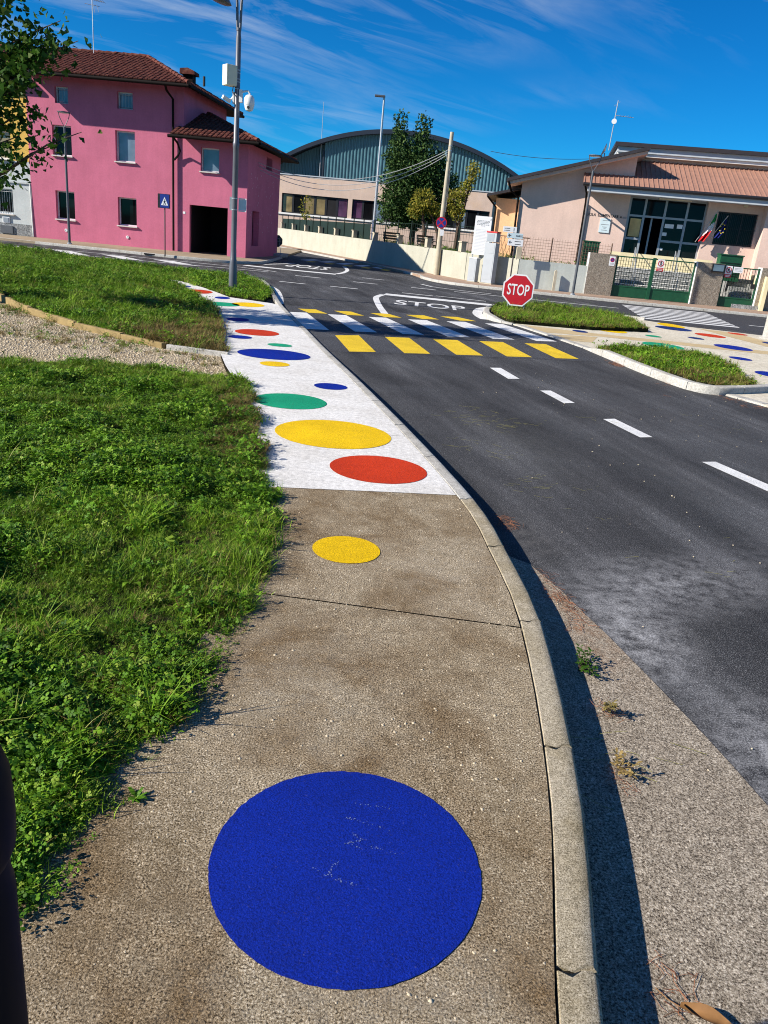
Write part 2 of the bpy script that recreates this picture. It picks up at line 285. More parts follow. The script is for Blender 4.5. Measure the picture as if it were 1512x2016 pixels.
M_clover = leaf_mat('clover_leaves', [(0.0, (0.028, 0.075, 0.006)), (0.45, (0.085, 0.20, 0.010)), (0.85, (0.15, 0.275, 0.016)), (1.0, (0.22, 0.29, 0.04))])
M_drygrass = leaf_mat('dry_grass', [(0.0, (0.16, 0.115, 0.04)), (0.5, (0.24, 0.17, 0.06)), (1.0, (0.13, 0.14, 0.04))])
M_ginkgo = leaf_mat('ginkgo_leaves', [(0.0, (0.02, 0.06, 0.008)), (0.7, (0.045, 0.11, 0.012)), (1.0, (0.12, 0.17, 0.025))], 0.3, 0.5, 'island')
M_conifer = leaf_mat('dark_conifer_sprays', [(0.0, (0.018, 0.045, 0.014)), (0.6, (0.045, 0.095, 0.022)), (1.0, (0.09, 0.14, 0.035))], 0.12, 0.7, 'island')
M_yleaf = leaf_mat('yellow_green_leaves', [(0.0, (0.10, 0.14, 0.02)), (0.5, (0.24, 0.23, 0.03)), (1.0, (0.36, 0.29, 0.05))], 0.35, 0.6, 'island')

# ------------------------------------------------------------------ mesh helpers
class MB:
    def __init__(s): s.v = []; s.f = []; s.m = []; s.cur = 0; s.M = None
    def add(s, vs, fs):
        o = len(s.v)
        if s.M is not None: vs = [tuple(s.M @ Vector(p)) for p in vs]
        s.v += [tuple(p) for p in vs]; s.f += [tuple(i + o for i in f) for f in fs]; s.m += [s.cur] * len(fs); return s
    def quad(s, a, b, c, d): return s.add([a, b, c, d], [(0, 1, 2, 3)])
    def box(s, x0, x1, y0, y1, z0, z1):
        return s.add([(x0, y0, z0), (x1, y0, z0), (x1, y1, z0), (x0, y1, z0), (x0, y0, z1), (x1, y0, z1), (x1, y1, z1), (x0, y1, z1)],
                     [(0, 3, 2, 1), (4, 5, 6, 7), (0, 1, 5, 4), (1, 2, 6, 5), (2, 3, 7, 6), (3, 0, 4, 7)])
    def prism(s, poly, z0, z1):
        n = len(poly); vs = [(x, y, z0) for x, y in poly] + [(x, y, z1) for x, y in poly]
        return s.add(vs, [tuple(range(n - 1, -1, -1)), tuple(range(n, 2 * n))] + [(i, (i + 1) % n, n + (i + 1) % n, n + i) for i in range(n)])
    def prism_xz(s, poly, y0, y1):
        n = len(poly); vs = [(x, y0, z) for x, z in poly] + [(x, y1, z) for x, z in poly]
        return s.add(vs, [tuple(range(n)), tuple(range(2 * n - 1, n - 1, -1))] + [(i, n + i, n + (i + 1) % n, (i + 1) % n) for i in range(n)])
    def tube(s, pts, r, n=8, cap=True):
        pts = [Vector(p) for p in pts]; rs = r if hasattr(r, '__len__') else [r] * len(pts); vs = []; fs = []
        prev = None
        for i, p in enumerate(pts):
            d = (pts[min(i + 1, len(pts) - 1)] - pts[max(i - 1, 0)]).normalized()
            a = d.orthogonal().normalized() if prev is None else (prev - d * prev.dot(d)).normalized()
            prev = a; b = d.cross(a)
            for k in range(n):
                q = 2 * math.pi * k / n; vs.append(p + (a * math.cos(q) + b * math.sin(q)) * rs[i])
        for i in range(len(pts) - 1):
            for k in range(n): fs.append((i * n + k, i * n + (k + 1) % n, (i + 1) * n + (k + 1) % n, (i + 1) * n + k))
        if cap: fs += [tuple(range(n - 1, -1, -1)), tuple(range((len(pts) - 1) * n, len(pts) * n))]
        return s.add(vs, fs)
    def lathe(s, prof, c=(0, 0, 0), n=16):
        vs = []; fs = []
        for r, z in prof:
            for k in range(n):
                q = 2 * math.pi * k / n; vs.append((c[0] + r * math.cos(q), c[1] + r * math.sin(q), c[2] + z))
        for i in range(len(prof) - 1):
            for k in range(n): fs.append((i * n + k, i * n + (k + 1) % n, (i + 1) * n + (k + 1) % n, (i + 1) * n + k))
        fs += [tuple(range(n - 1, -1, -1)), tuple(range((len(prof) - 1) * n, len(prof) * n))]
        return s.add(vs, fs)
    def disc_xz(s, cx, cz, r, y, n=28, r_in=0.0, rot=0.0, d=0.004):
        """flat disc or ring standing upright, facing -y"""
        o = [(cx + r * math.cos(rot + 2 * math.pi * k / n), cz + r * math.sin(rot + 2 * math.pi * k / n)) for k in range(n)]
        if not r_in: return s.prism_xz(o, y - d, y)
        i_ = [(cx + r_in * math.cos(rot + 2 * math.pi * k / n), cz + r_in * math.sin(rot + 2 * math.pi * k / n)) for k in range(n)]
        vs = [(x, y - d, z) for x, z in o] + [(x, y - d, z) for x, z in i_] + [(x, y, z) for x, z in o] + [(x, y, z) for x, z in i_]
        fs = []
        for k in range(n):
            j = (k + 1) % n
            fs += [(k, j, n + j, n + k), (2 * n + k, 3 * n + k, 3 * n + j, 2 * n + j), (k, 2 * n + k, 2 * n + j, j), (n + k, n + j, 3 * n + j, 3 * n + k)]
        return s.add(vs, fs)
    def bar_xz(s, x0, z0, x1, z1, w, y, d=0.004):
        dx, dz = x1 - x0, z1 - z0; l = math.hypot(dx, dz); nx, nz = -dz / l * w / 2, dx / l * w / 2
        return s.prism_xz([(x0 + nx, z0 + nz), (x1 + nx, z1 + nz), (x1 - nx, z1 - nz), (x0 - nx, z0 - nz)], y - d, y)
    def mesh(s, name, mats, smooth=False, recalc=True):
        me = bpy.data.meshes.new(name); me.from_pydata(s.v, [], s.f)
        for m in (mats if isinstance(mats, (list, tuple)) else [mats]): me.materials.append(m)
        if isinstance(mats, (list, tuple)): me.polygons.foreach_set('material_index', s.m)
        if recalc:
            bm = bmesh.new(); bm.from_mesh(me); bmesh.ops.recalc_face_normals(bm, faces=bm.faces); bm.to_mesh(me); bm.free()
        if smooth:
            me.polygons.foreach_set('use_smooth', [True] * len(me.polygons))
            try: me.set_sharp_from_angle(angle=R(40))
            except Exception: pass
        me.update(); return me
    def build(s, name, mats, parent=None, smooth=False, recalc=True, bevel=0.0):
        return obj(name, s.mesh(name, mats, smooth, recalc), parent, bevel)

def obj(name, me, parent=None, bevel=0.0):
    o = bpy.data.objects.new(name, me); col.objects.link(o)
    if parent is not None: o.parent = parent
    if bevel:
        b = o.modifiers.new('edge', 'BEVEL'); b.width = bevel; b.segments = 2; b.limit_method = 'ANGLE'
    return o

def tag(o, label=None, cat=None, group=None, kind=None):
    for k, v in (('label', label), ('category', cat), ('group', group), ('kind', kind)):
        if v: o[k] = v
    return o

def thing(name, label, cat, loc=(0, 0, 0), rz=0.0, group=None):
    o = bpy.data.objects.new(name, None); o.empty_display_size = 0.2; col.objects.link(o)
    o.location = loc; o.rotation_euler = (0, 0, rz); tag(o, label, cat, group); return o

def box_part(name, b, mat, parent, bevel=0.0):
    return MB().box(*b).build(name, mat, parent, bevel=bevel)

def text_mesh(body, size, depth=0.004, xs=1.0):
    c = bpy.data.curves.new('lettering', 'FONT'); c.body = body; c.size = size; c.extrude = depth / 2; c.align_x = 'CENTER'; c.align_y = 'CENTER'; c.resolution_u = 3
    c.offset = size * 0.012
    o = bpy.data.objects.new('lettering', c); col.objects.link(o)
    dg = bpy.context.evaluated_depsgraph_get(); me = bpy.data.meshes.new_from_object(o.evaluated_get(dg))
    bpy.data.objects.remove(o); bpy.data.curves.remove(c)
    if xs != 1.0:
        for v in me.vertices: v.co.x *= xs
    return me

def text_part(name, body, size, mat, parent, loc, rot=(math.pi / 2, 0, 0), depth=0.006, xs=1.0):
    me = text_mesh(body, size, depth, xs); me.materials.clear(); me.materials.append(mat)
    o = obj(name, me, parent); o.location = loc; o.rotation_euler = rot; return o

def crom(pts, step=0.15):
    """smooth line through the points, resampled evenly"""
    P = [Vector((*p, 0)) if len(p) == 2 else Vector(p) for p in pts]; out = []
    P = [P[0] * 2 - P[1]] + P + [P[-1] * 2 - P[-2]]
    for i in range(1, len(P) - 2):
        for k in range(12):
            t = k / 12; a, b, c, d = P[i - 1:i + 3]
            out.append(0.5 * ((2 * b) + (c - a) * t + (2 * a - 5 * b + 4 * c - d) * t * t + (3 * b - a - 3 * c + d) * t ** 3))
    out.append(P[-2])
    res = [out[0]]; acc = 0.0
    for a, b in zip(out, out[1:]):
        l = (b - a).length
        while acc + l >= step:
            a = a + (b - a) * ((step - acc) / l); res.append(a.copy()); l = (b - a).length; acc = 0.0
        acc += l
    return res

def inside(poly, x, y):
    """even-odd test for numpy arrays"""
    r = np.zeros(x.shape, bool); n = len(poly)
    for i in range(n):
        x0, y0 = poly[i]; x1, y1 = poly[(i + 1) % n]
        if y0 == y1: continue
        c = ((y0 > y) != (y1 > y)) & (x < (x1 - x0) * (y - y0) / (y1 - y0) + x0); r ^= c
    return r

# ------------------------------------------------------------------ ground and roads
def sstep(a, b, x):
    t = np.clip((x - a) / (b - a), 0, 1); return t * t * (3 - 2 * t)
def zpath(y):
    return 0.12 - 0.07 * sstep(8.0, 12.5, y) + 0.05 * sstep(17.0, 19.5, y)

def sheet(name, poly, z, mat, parent=None, kind=None, label=None, thick=0.0):
    m = MB(); n = len(poly)
    if thick: m.prism(poly, z - thick, z)
    else: m.add([(x, y, z) for x, y in poly], [tuple(range(n))])
    o = m.build(name, mat, parent, recalc=bool(thick))
    if kind: o['kind'] = kind
    if label: o['label'] = label
    return o

sheet('ground', [(-900, -300), (900, -300), (900, 1500), (-900, 1500)], -0.06, M_land, kind='structure')
road = sheet('road', [(-70, -8), (60, -8), (60, 60), (-70, 60)], 0.0, M_asphalt, kind='structure')
back_street = sheet('back_street', [(-30, 60.0), (10, 60.0), (4, 110), (-40, 110)], 0.0, M_greyasph, kind='structure')
gutter = sheet('gutter_strip', [(0.3, -2.0), (1.6, -2.0), (1.62, 0.0), (1.50, 1.4), (1.39, 2.18), (1.35, 2.39), (1.29, 2.66), (1.22, 2.94), (1.12, 3.32), (1.06, 3.52), (0.98, 3.80), (0.86, 4.12), (0.70, 4.25), (0.5, 3.0), (0.4, 1.0)], 0.004, M_oldasph, kind='structure')

# --- kerb line of the near path
KO = [(0.35, -1.0), (0.47, 0.2), (0.59, 1.24), (0.68, 1.82), (0.72, 2.22), (0.748, 2.69), (0.76, 3.29), (0.71, 3.9), (0.60, 4.80), (0.18, 6.57), (-0.40, 8.79), (-1.46, 13.0), (-2.5, 16.9), (-3.07, 19.2), (-3.6, 21.6), (-4.0, 23.3), (-4.5, 24.6), (-5.6, 25.25), (-10, 26.3), (-14.8, 29.3), (-22, 33.0)]
kc = crom(KO, 0.1)
kx = np.array([p.x for p in kc]); ky = np.array([p.y for p in kc])
_i = int(np.argmax(ky > 19.5))
def x_out(y): return np.interp(y, ky[:_i + 1], kx[:_i + 1])
def x_in(y): return x_out(y) - 0.102

def kerb_run(pts, joints, w, zf, mats, parent, h=0.16, wave=0.008, gap=0.004, name='kerb_stone'):
    """kerb stones along a smooth line; the road lies on the right of the line's direction"""
    n = len(pts); P = np.array([(p[0], p[1]) for p in pts]); T = np.gradient(P, axis=0); T /= np.linalg.norm(T, axis=1)[:, None]
    Nn = np.c_[-T[:, 1], T[:, 0]]                       # to the left = away from the road
    S = np.r_[0, np.cumsum(np.hypot(*np.diff(P, axis=0).T))]
    for a, b in zip(joints, joints[1:]):
        ss = np.linspace(a + gap, b - gap, max(3, int((b - a) / 0.25) + 1)); m = MB(); rows = []
        for k, s_ in enumerate(ss):
            p = np.array([np.interp(s_, S, P[:, 0]), np.interp(s_, S, P[:, 1])]); t = np.array([np.interp(s_, S, T[:, 0]), np.interp(s_, S, T[:, 1])]); nn = np.array([-t[1], t[0]])
            z = float(zf(p[1])) + random.uniform(-.001, .001); row = []
            end = 1.0 if k in (0, len(ss) - 1) else 0.0
            for q, dz in ((-0.02, -h), (0.0, -0.018), (0.06, -0.005), (0.16, 0.0), (0.4, 0.001), (0.65, 0.001), (0.97, 0.0), (1.0, -0.006), (1.0, -h)):
                sh = end * wave * math.sin(2 * math.pi * max(0, min(1, q)))
                c = p + nn * w * q + t * sh; row.append((c[0], c[1], z + dz))
            rows.append(row)
        vs = [v for r in rows for v in r]; c = len(rows[0]); fs = []
        for i in range(len(rows) - 1):
            for k in range(c - 1): fs.append((i * c + k, (i + 1) * c + k, (i + 1) * c + k + 1, i * c + k + 1))
        fs += [tuple(range(c)), tuple(range((len(rows) - 1) * c + c - 1, (len(rows) - 1) * c - 1, -1))]
        m.add(vs, fs); mid = np.interp((a + b) / 2, S, P[:, 1])
        o = m.build(name, mats(mid), parent, smooth=True)
    return S

# sidewalk with its slabs
XL_y = [-1.0, 1.0, 1.48, 2.0, 2.8, 3.5, 4.5, 5.0, 5.9, 7.9, 9.0, 10.9, 13.1, 15.2, 16.5, 18.8, 19.7, 21.1, 22.7, 26.0]
XL_x = [-1.2, -1.05, -0.86, -0.82, -0.66, -0.66, -0.77, -0.93, -1.15, -1.63, -2.0, -2.56, -3.1, -3.66, -4.3, -5.4, -6.1, -7.1, -8.35, -11.4]
def xL(y): return float(np.interp(y, XL_y, XL_x))
def xR(y):
    if y <= 17.5: return float(x_in(y))
    return float(np.interp(y, [17.5, 17.63, 17.99, 19.09, 20.52, 21.42, 22.03, 23.05, 26.0], [x_in(17.5), -2.96, -3.94, -4.65, -5.61, -6.51, -7.37, -8.58, -11.0]))
base = MB(); ys = np.arange(-1, 26.01, 0.25)
base.add([(xL(y), y, 0.012) for y in ys] + [(xR(y) + 0.02, y, 0.012) for y in ys], [(i, len(ys) + i, len(ys) + i + 1, i + 1) for i in range(len(ys) - 1)])
M_joint = pm('dark_joint_dirt', (0.012, 0.010, 0.007), 0.95, 0.3, 20, spec=0.05)
sidewalk = base.build('sidewalk', M_joint, recalc=False); sidewalk['kind'] = 'structure'
cuts = [(-1, 0), (3.14, -0.08), (4.83, 0.165), (6.37, 0.165), (8.7, 0.2), (10.7, 0.2), (12.7, 0.2), (14.9, 0.2), (17.0, 0.2), (19.4, 0.3), (21.6, 0.3), (25.6, 0)]
def cut_pt(c, k, s_):
    y = c
    for _ in range(5):
        x = xL(y) + (xR(y) - xL(y)) * s_; y = c + k * x
    x = xL(y) + (xR(y) - xL(y)) * s_
    return x, y
for i, ((c0, k0), (c1, k1)) in enumerate(zip(cuts, cuts[1:])):
    m = MB(); nS, nT = 8, max(4, int((c1 - c0) / 0.25)); g = 0.0055 if i < 2 else 0.003
    vs = []
    for t in range(nT + 1):
        for s_ in range(nS + 1):
            f = t / nT; q = 0.006 + 0.988 * s_ / nS
            x0, y0 = cut_pt(c0 + g, k0, q); x1, y1 = cut_pt(c1 - g, k1, q)
            y = y0 + (y1 - y0) * f
            lo, hi = xL(y), xR(y); x = lo + (hi - lo - 0.006) * s_ / nS
            if t in (0, nT): x, y = (x0, y0) if t == 0 else (x1, y1)
            vs.append((x, y, float(zpath(y)) + 0.0005 * math.sin(7 * x + 3 * y)))
    W = nS + 1; fs = [(a * W + b, a * W + b + 1, (a + 1) * W + b + 1, (a + 1) * W + b) for a in range(nT) for b in range(nS)]
    # skirt all round so that the joints read as recessed
    ring = [b for b in range(W)] + [a * W + nS for a in range(1, nT + 1)] + [nT * W + b for b in range(nS - 1, -1, -1)] + [a * W for a in range(nT - 1, 0, -1)]
    o0 = len(vs); vs += [(vs[r][0], vs[r][1], 0.014) for r in ring]; nr = len(ring)
    fs += [(ring[(k + 1) % nr], ring[k], o0 + k, o0 + (k + 1) % nr) for k in range(nr)]
    m.add(vs, fs); m.m = [0] * (nT * nS) + [1] * nr; o = m.build('concrete_slab', [M_conc if i < 2 else M_white_path, M_joint], sidewalk, recalc=False)
S = np.r_[0, np.cumsum(np.hypot(np.diff(kx), np.diff(ky)))]
s_of = lambda y: float(np.interp(y, ky[:_i], S[:_i]))
js = [0.0, s_of(0.45), s_of(1.36), s_of(2.23), s_of(3.16), s_of(4.05), s_of(4.86)]
while js[-1] + 1.0 < S[-1]: js.append(js[-1] + 1.0)
kerb_run(kc, js, 0.1, lambda y: zpath(y) + 0.002, lambda y: M_kerb if y < 4.86 else M_kerb_pale, sidewalk, wave=0.018, gap=0.0075)

# painted circles on the path
def circle(cx, cy, w, h, mat, label, ang=0.0, parent=None, zf=None, name='painted_circle'):
    m = MB(); vs = [(cx, cy)]; n = 150; rings = 6
    for k in range(1, rings + 1):
        for a in range(n):
            q = 2 * math.pi * a / n; u, v = w / 2 * k / rings * math.cos(q), h / 2 * k / rings * math.sin(q)
            if k == rings: u, v = u * (1 + random.gauss(0, .0028)), v * (1 + random.gauss(0, .0028))
            vs.append((cx + u * math.cos(ang) - v * math.sin(ang), cy + u * math.sin(ang) + v * math.cos(ang)))
    fs = [(0, 1 + a, 1 + (a + 1) % n) for a in range(n)]
    for k in range(rings - 1):
        for a in range(n): fs.append((1 + k * n + a, 1 + (k + 1) * n + a, 1 + (k + 1) * n + (a + 1) % n, 1 + k * n + (a + 1) % n))
    zf = zf or (lambda y: float(zpath(y)) + 0.0026)
    m.add([(x, y, zf(y)) for x, y in vs], fs)
    o = m.build(name, mat, parent or sidewalk, recalc=False); o['label'] = label; return o
C = [(-0.01, 1.63, .72, .74, M_blue, 'largest blue painted circle, nearest on bare concrete'), (-0.18, 3.79, .36, .37, M_yel, 'small yellow painted circle on bare concrete'),
     (-0.07, 5.34, .70, .68, M_red, 'nearest red painted circle on white path'), (-0.48, 6.24, .96, .93, M_yel, 'largest yellow painted circle on white path'),
     (-1.0, 7.34, .70, .69, M_green, 'nearest green painted circle on white path'), (-0.70, 8.28, .36, .36, M_blue, 'small blue painted circle near kerb'),
     (-1.5, 9.46, .36, .40, M_yel, 'small yellow painted circle behind the green one'), (-1.65, 10.32, .96, .98, M_blue, 'large blue painted circle on white path'),
     (-1.74, 11.36, .36, .35, M_green, 'small green painted circle'), (-2.42, 11.85, .36, .38, M_blue, 'small blue painted circle by the grass'),
     (-2.3, 12.58, .70, .74, M_red, 'red painted circle level with crossing'), (-2.92, 14.07, .40, .52, M_blue, 'blue painted circle in tree shade'),
     (-3.74, 16.47, .68, .80, M_green, 'green painted circle half in tree shade'), (-3.29, 16.86, .67, .9, M_yel, 'far yellow painted circle by kerb'),
     (-4.04, 17.73, .33, .45, M_blue, 'small far blue painted circle'), (-4.79, 18.46, .68, .8, M_red, 'far red painted circle'),
     (-5.34, 19.34, .31, .45, M_blue, 'tiny far blue painted circle'), (-6.74, 21.2, .56, 1.0, M_navy, 'farthest navy painted circle')]
for k, (cx, cy, w, h, mt, lb) in enumerate(C):
    c = circle(cx, cy, w, h, mt, lb)
    if k == 0:                                         # pale scratches in the paint
        sm = MB()
        for line in ([(0.0, 1.86), (0.05, 1.855), (0.1, 1.85)], [(-0.03, 1.80), (0.0, 1.79), (0.06, 1.775), (0.1, 1.76)], [(-0.05, 1.69), (0.0, 1.7), (0.03, 1.72)],
                     [(-0.02, 1.70), (0.02, 1.685), (0.07, 1.69), (0.12, 1.67)], [(0.0, 1.74), (0.02, 1.71)], [(-0.1, 1.6), (-0.06, 1.575), (-0.02, 1.565), (0.02, 1.555)], [(-0.03, 1.63), (-0.05, 1.6), (-0.05, 1.57)]):
            for (x0, y0), (x1, y1) in zip(line, line[1:]):
                for q in np.linspace(0, 1, 9):
                    if random.random() < 0.6:
                        x, y = x0 + (x1 - x0) * q + random.gauss(0, .0025), y0 + (y1 - y0) * q + random.gauss(0, .0025); d = random.uniform(.0008, .0018); z = 0.1240
                        sm.quad((x - d, y - d, z), (x + d, y - d, z), (x + d, y + d, z), (x - d, y + d, z))
        so = sm.build('scratch', M_scratch, c, recalc=False); so['kind'] = 'stuff'

# --- road markings
def mark(name, poly, mat, z=0.004, label=None): return sheet(name, poly, z, mat, road, label=label)
yel = [[(-1.13, 13.55), (-0.74, 13.86), (-0.36, 12.02), (-0.75, 11.80)], [(-0.28, 13.99), (0.15, 14.20), (0.49, 12.40), (0.08, 12.19)], [(0.58, 14.38), (1.04, 14.56), (1.36, 12.78), (0.91, 12.58)],
       [(1.46, 14.74), (1.93, 14.94), (2.22, 13.16), (1.77, 12.96)], [(2.36, 15.09), (2.80, 15.29), (3.08, 13.52), (2.65, 13.34)]]
for p in yel: mark('yellow_crossing_bar', p, M_mark_y)
zeb = [[(-2.42, 16.65), (-2.04, 16.86), (-1.30, 14.22), (-1.70, 14.05)], [(-1.60, 16.95), (-1.22, 17.12), (-0.44, 14.55), (-0.84, 14.36)], [(-0.74, 17.22), (-0.36, 17.42), (0.43, 14.89), (0.03, 14.69)], [(0.12, 17.5), (0.53, 17.75), (1.33, 15.2), (0.88, 14.98)], [(0.99, 17.91), (1.43, 18.2), (2.23, 15.55), (1.78, 15.33)], [(1.89, 18.3), (2.32, 18.55), (3.13, 15.92), (2.68, 15.68)]]
for p in zeb: mark('zebra_stripe', p, M_mark_w)
ybk = [[(-2.32, 17.55), (-1.95, 17.75), (-1.62, 17.05), (-2.0, 16.88)], [(-1.55, 17.85), (-1.18, 18.02), (-0.84, 17.36), (-1.2, 17.2)], [(-0.75, 18.11), (-0.36, 18.38), (-0.02, 17.73), (-0.39, 17.52)], [(0.06, 18.51), (0.48, 18.84), (0.83, 18.15), (0.44, 17.9)], [(0.89, 18.95), (1.3, 19.23), (1.72, 18.6), (1.32, 18.38)]]
for p in ybk: mark('yellow_crossing_bar', p, M_mark_y, 0.0045)
for p in ([(1.35, 11.53), (1.52, 11.62), (1.69, 10.76), (1.52, 10.67)], [(1.85, 9.98), (2.0, 10.05), (2.17, 9.33), (2.02, 9.25)], [(2.32, 8.52), (2.47, 8.6), (2.67, 7.83), (2.52, 7.76)], [(2.87, 6.97), (3.02, 7.03), (3.30, 6.2), (3.15, 6.12)], [(3.55, 5.3), (3.7, 5.36), (4.0, 4.5), (3.85, 4.44)]):
    mark('lane_dash', p, M_mark_w)
def band(name, pts, w, mat, z=0.004, label=None):
    P = [Vector((*p, 0)) for p in pts]; l_, r_ = [], []
    for i, p in enumerate(P):
        d = (P[min(i + 1, len(P) - 1)] - P[max(i - 1, 0)]).normalized(); n = Vector((-d.y, d.x, 0)); l_.append(p + n * w / 2); r_.append(p - n * w / 2)
    m = MB(); k = len(P); m.add([(v.x, v.y, z) for v in l_ + r_], [(i, k + i, k + i + 1, i + 1) for i in range(k - 1)])
    o = m.build(name, mat, road, recalc=False)
    if label: o['label'] = label
    return o
# near stop box: thick line across and a rounded corner running down to the crossing
band('stop_line', [(-0.62, 24.55), (1.2, 24.4), (2.85, 24.25)], 0.75, M_mark_w, label='thick white stop line before the island')
band('stop_curve', [tuple(p)[:2] for p in crom([(-0.42, 18.3), (-0.62, 20.2), (-0.78, 22.2), (-0.80, 23.2), (-0.66, 24.3)], 0.2)], 0.17, M_mark_w, 0.005)
band('nose_curve', [tuple(p)[:2] for p in crom([(2.55, 23.4), (2.15, 22.4), (1.94, 21.0), (1.93, 20.0), (2.02, 19.2)], 0.2)], 0.26, M_mark_w)
def road_text(body, cx, cy, w, h, ang, label):
    me = text_mesh(body, 1.0, 0.0); xs_ = [v.co.x for v in me.vertices]; ys_ = [v.co.y for v in me.vertices]
    W, H_ = max(xs_) - min(xs_), max(ys_) - min(ys_); mx_, my_ = (max(xs_) + min(xs_)) / 2, (max(ys_) + min(ys_)) / 2
    for v in me.vertices:
        v.co.x = (v.co.x - mx_) * w / W; v.co.y = (v.co.y - my_) * h / H_; v.co.z = 0
    me.materials.clear(); me.materials.append(M_mark_w); o = obj('stop_lettering', me, road); o.location = (cx, cy, 0.0045); o.rotation_euler = (0, 0, ang); o['label'] = label
road_text('STOP', 0.72, 21.95, 1.95, 1.5, -0.02, 'white STOP lettering on the near lane')
band('corner_line', [tuple(p)[:2] for p in crom([(-4.6, 24.2), (-4.1, 23.6), (-3.6, 22.3), (-3.15, 20.2), (-2.82, 18.2)], 0.3)], 0.16, M_mark_w)
# junction dashes, edge lines and the far stop box
for a, b in (((-4.05, 25.75), (-3.2, 25.65)), ((-2.41, 25.75), (-1.52, 25.7)), ((-1.92, 29.3), (-1.03, 29.2)), ((-1.78, 32.5), (-0.88, 32.3)), ((-4.09, 29.7), (-3.12, 29.6)), ((-0.1, 25.9), (0.9, 25.8)), ((0.2, 29.2), (1.1, 29.1))):
    band('junction_dash', [a, b], 0.16, M_mark_w)
band('edge_line', [(1.77, 29.2), (7.64, 28.75)], 0.14, M_mark_w); band('edge_line', [(1.0, 26.0), (2.6, 25.7)], 0.12, M_mark_w)
band('edge_line', [(11.3, 26.3), (16.5, 26.1)], 0.14, M_mark_w); band('edge_line', [(0.6, 32.0), (1.0, 30.9), (1.9, 30.3), (3.2, 30.0)], 0.13, M_mark_w)
band('far_stop_line', [(-6.7, 33.4), (-5.0, 33.2), (-2.9, 33.2)], 0.7, M_mark_w); band('far_stop_curve', [tuple(p)[:2] for p in crom([(-2.9, 33.5), (-2.75, 35.2), (-2.8, 38.0), (-3.25, 41.5)], 0.3)], 0.18, M_mark_w)
band('edge_line', [(-6.3, 35.6), (-5.5, 39.5)], 0.14, M_mark_w)
road_text('STOP', -4.55, 37.3, 1.9, 2.8, math.pi, 'white STOP lettering facing away on the side street')
# painted island strip in front of the pink house
band('hatch_line', [(-20, 29.4), (-15.1, 31.4), (-12.0, 31.9), (-6.5, 31.7), (-5.0, 30.9)], 0.13, M_mark_w); band('hatch_line', [(-20, 27.6), (-13.06, 29.2), (-8.7, 29.9), (-6.8, 30.2), (-5.2, 30.3)], 0.13, M_mark_w)
for x in (-15.0, -12.9, -10.9, -8.9): mark('hatch_stripe', [(x - 1.0, 31.35), (x - 0.2, 31.45), (x + 1.2, 29.75), (x + 0.5, 29.6)], M_mark_w)
mark('yellow_crossing_bar', [(-16.4, 30.2), (-15.0, 30.5), (-14.7, 30.0), (-16.0, 29.6)], M_mark_y, 0.0045)
for k in range(6):                                     # crossing over the side street
    x = -5.9 + k * 1.0; y = 44.5 - 0.35 * k
    mark('zebra_stripe', [(x, y), (x + 0.5, y - 0.12), (x + 0.9, y + 2.4), (x + 0.4, y + 2.5)], M_mark_w); mark('yellow_crossing_bar', [(x + .5, y - 1.6), (x + 0.9, y - 1.7), (x + 1.05, y - 0.6), (x + 0.65, y - .5)], M_mark_y)
# crossing to the school
for k in range(9):
    f0 = k / 9; f1 = f0 + 0.058
    e = lambda f, s_: (7.40 + (8.42 - 7.40) * f + s_ * (2.98 + 0.3 * f), 24.75 + 6.7 * f)
    mark('zebra_stripe', [e(f0, 0), e(f0, 1), e(f1, 1), e(f1, 0)], M_mark_w)
sheet('old_asphalt_patch', [(6.2, 24.0), (12.6, 23.6), (13.6, 31.4), (7.4, 31.9)], 0.002, M_greyasph, road)

M_asphalt2 = speckle('crossing_asphalt', (0.043, 0.044, 0.048), (0.2, 0.2, 0.21), (0.008, 0.008, 0.009), 110, 0.8, 0.55, 0.004, stain=(1.4, 1.42, 1.45), stain_scale=0.5, stain_amt=0.7, spec=0.15)
sheet('crossing_overlay', [(-1.02, 11.62), (0.49, 12.3), (1.9, 12.85), (3.9, 13.55), (3.72, 14.9), (3.2, 16.3), (2.66, 18.3), (2.0, 19.6), (-2.9, 18.0), (-2.45, 16.7)], 0.002, M_asphalt2, road)

# --- plaza on the right
plaza = sheet('plaza', [(2.30, 19.2), (2.66, 18.4), (3.22, 16.4), (3.66, 15.1), (3.82, 13.7), (4.40, 11.7), (4.96, 10.4), (6.2, 8.2), (8.5, 5.0), (14, -2), (50, -2), (50, 19.5), (10.2, 22.3), (8.16, 22.9), (7.05, 23.85), (6.4, 23.9), (4.2, 24.9), (2.9, 23.6)], 0.022, M_plaza, kind='structure', thick=0.06)
def flush(pts, joints_len, zf, w=0.16, nm='kerb_stone', parent=None, mat=None):
    c = crom(pts, 0.1); P = np.array([(p.x, p.y) for p in c]); L_ = float(np.sum(np.hypot(*np.diff(P, axis=0).T)))
    j = list(np.arange(0, L_ - 0.2, joints_len)) + [L_]
    kerb_run(c, j, w, zf, lambda y: mat or M_kerb_pale, parent or plaza, wave=0.0, gap=0.006, name=nm)
flush([(4.96, 10.4), (4.40, 11.62), (4.12, 12.6), (3.86, 13.7)][::-1], 1.0, lambda y: 0.026)                                   # flush edge (road on the right going towards us)
flush([(14, -2), (8.4, 5.0), (6.15, 8.2), (4.98, 10.36)][::-1], 1.0, lambda y: 0.026)
flush([(2.62, 18.5), (3.18, 16.5), (3.5, 15.2)], 1.0, lambda y: 0.03)
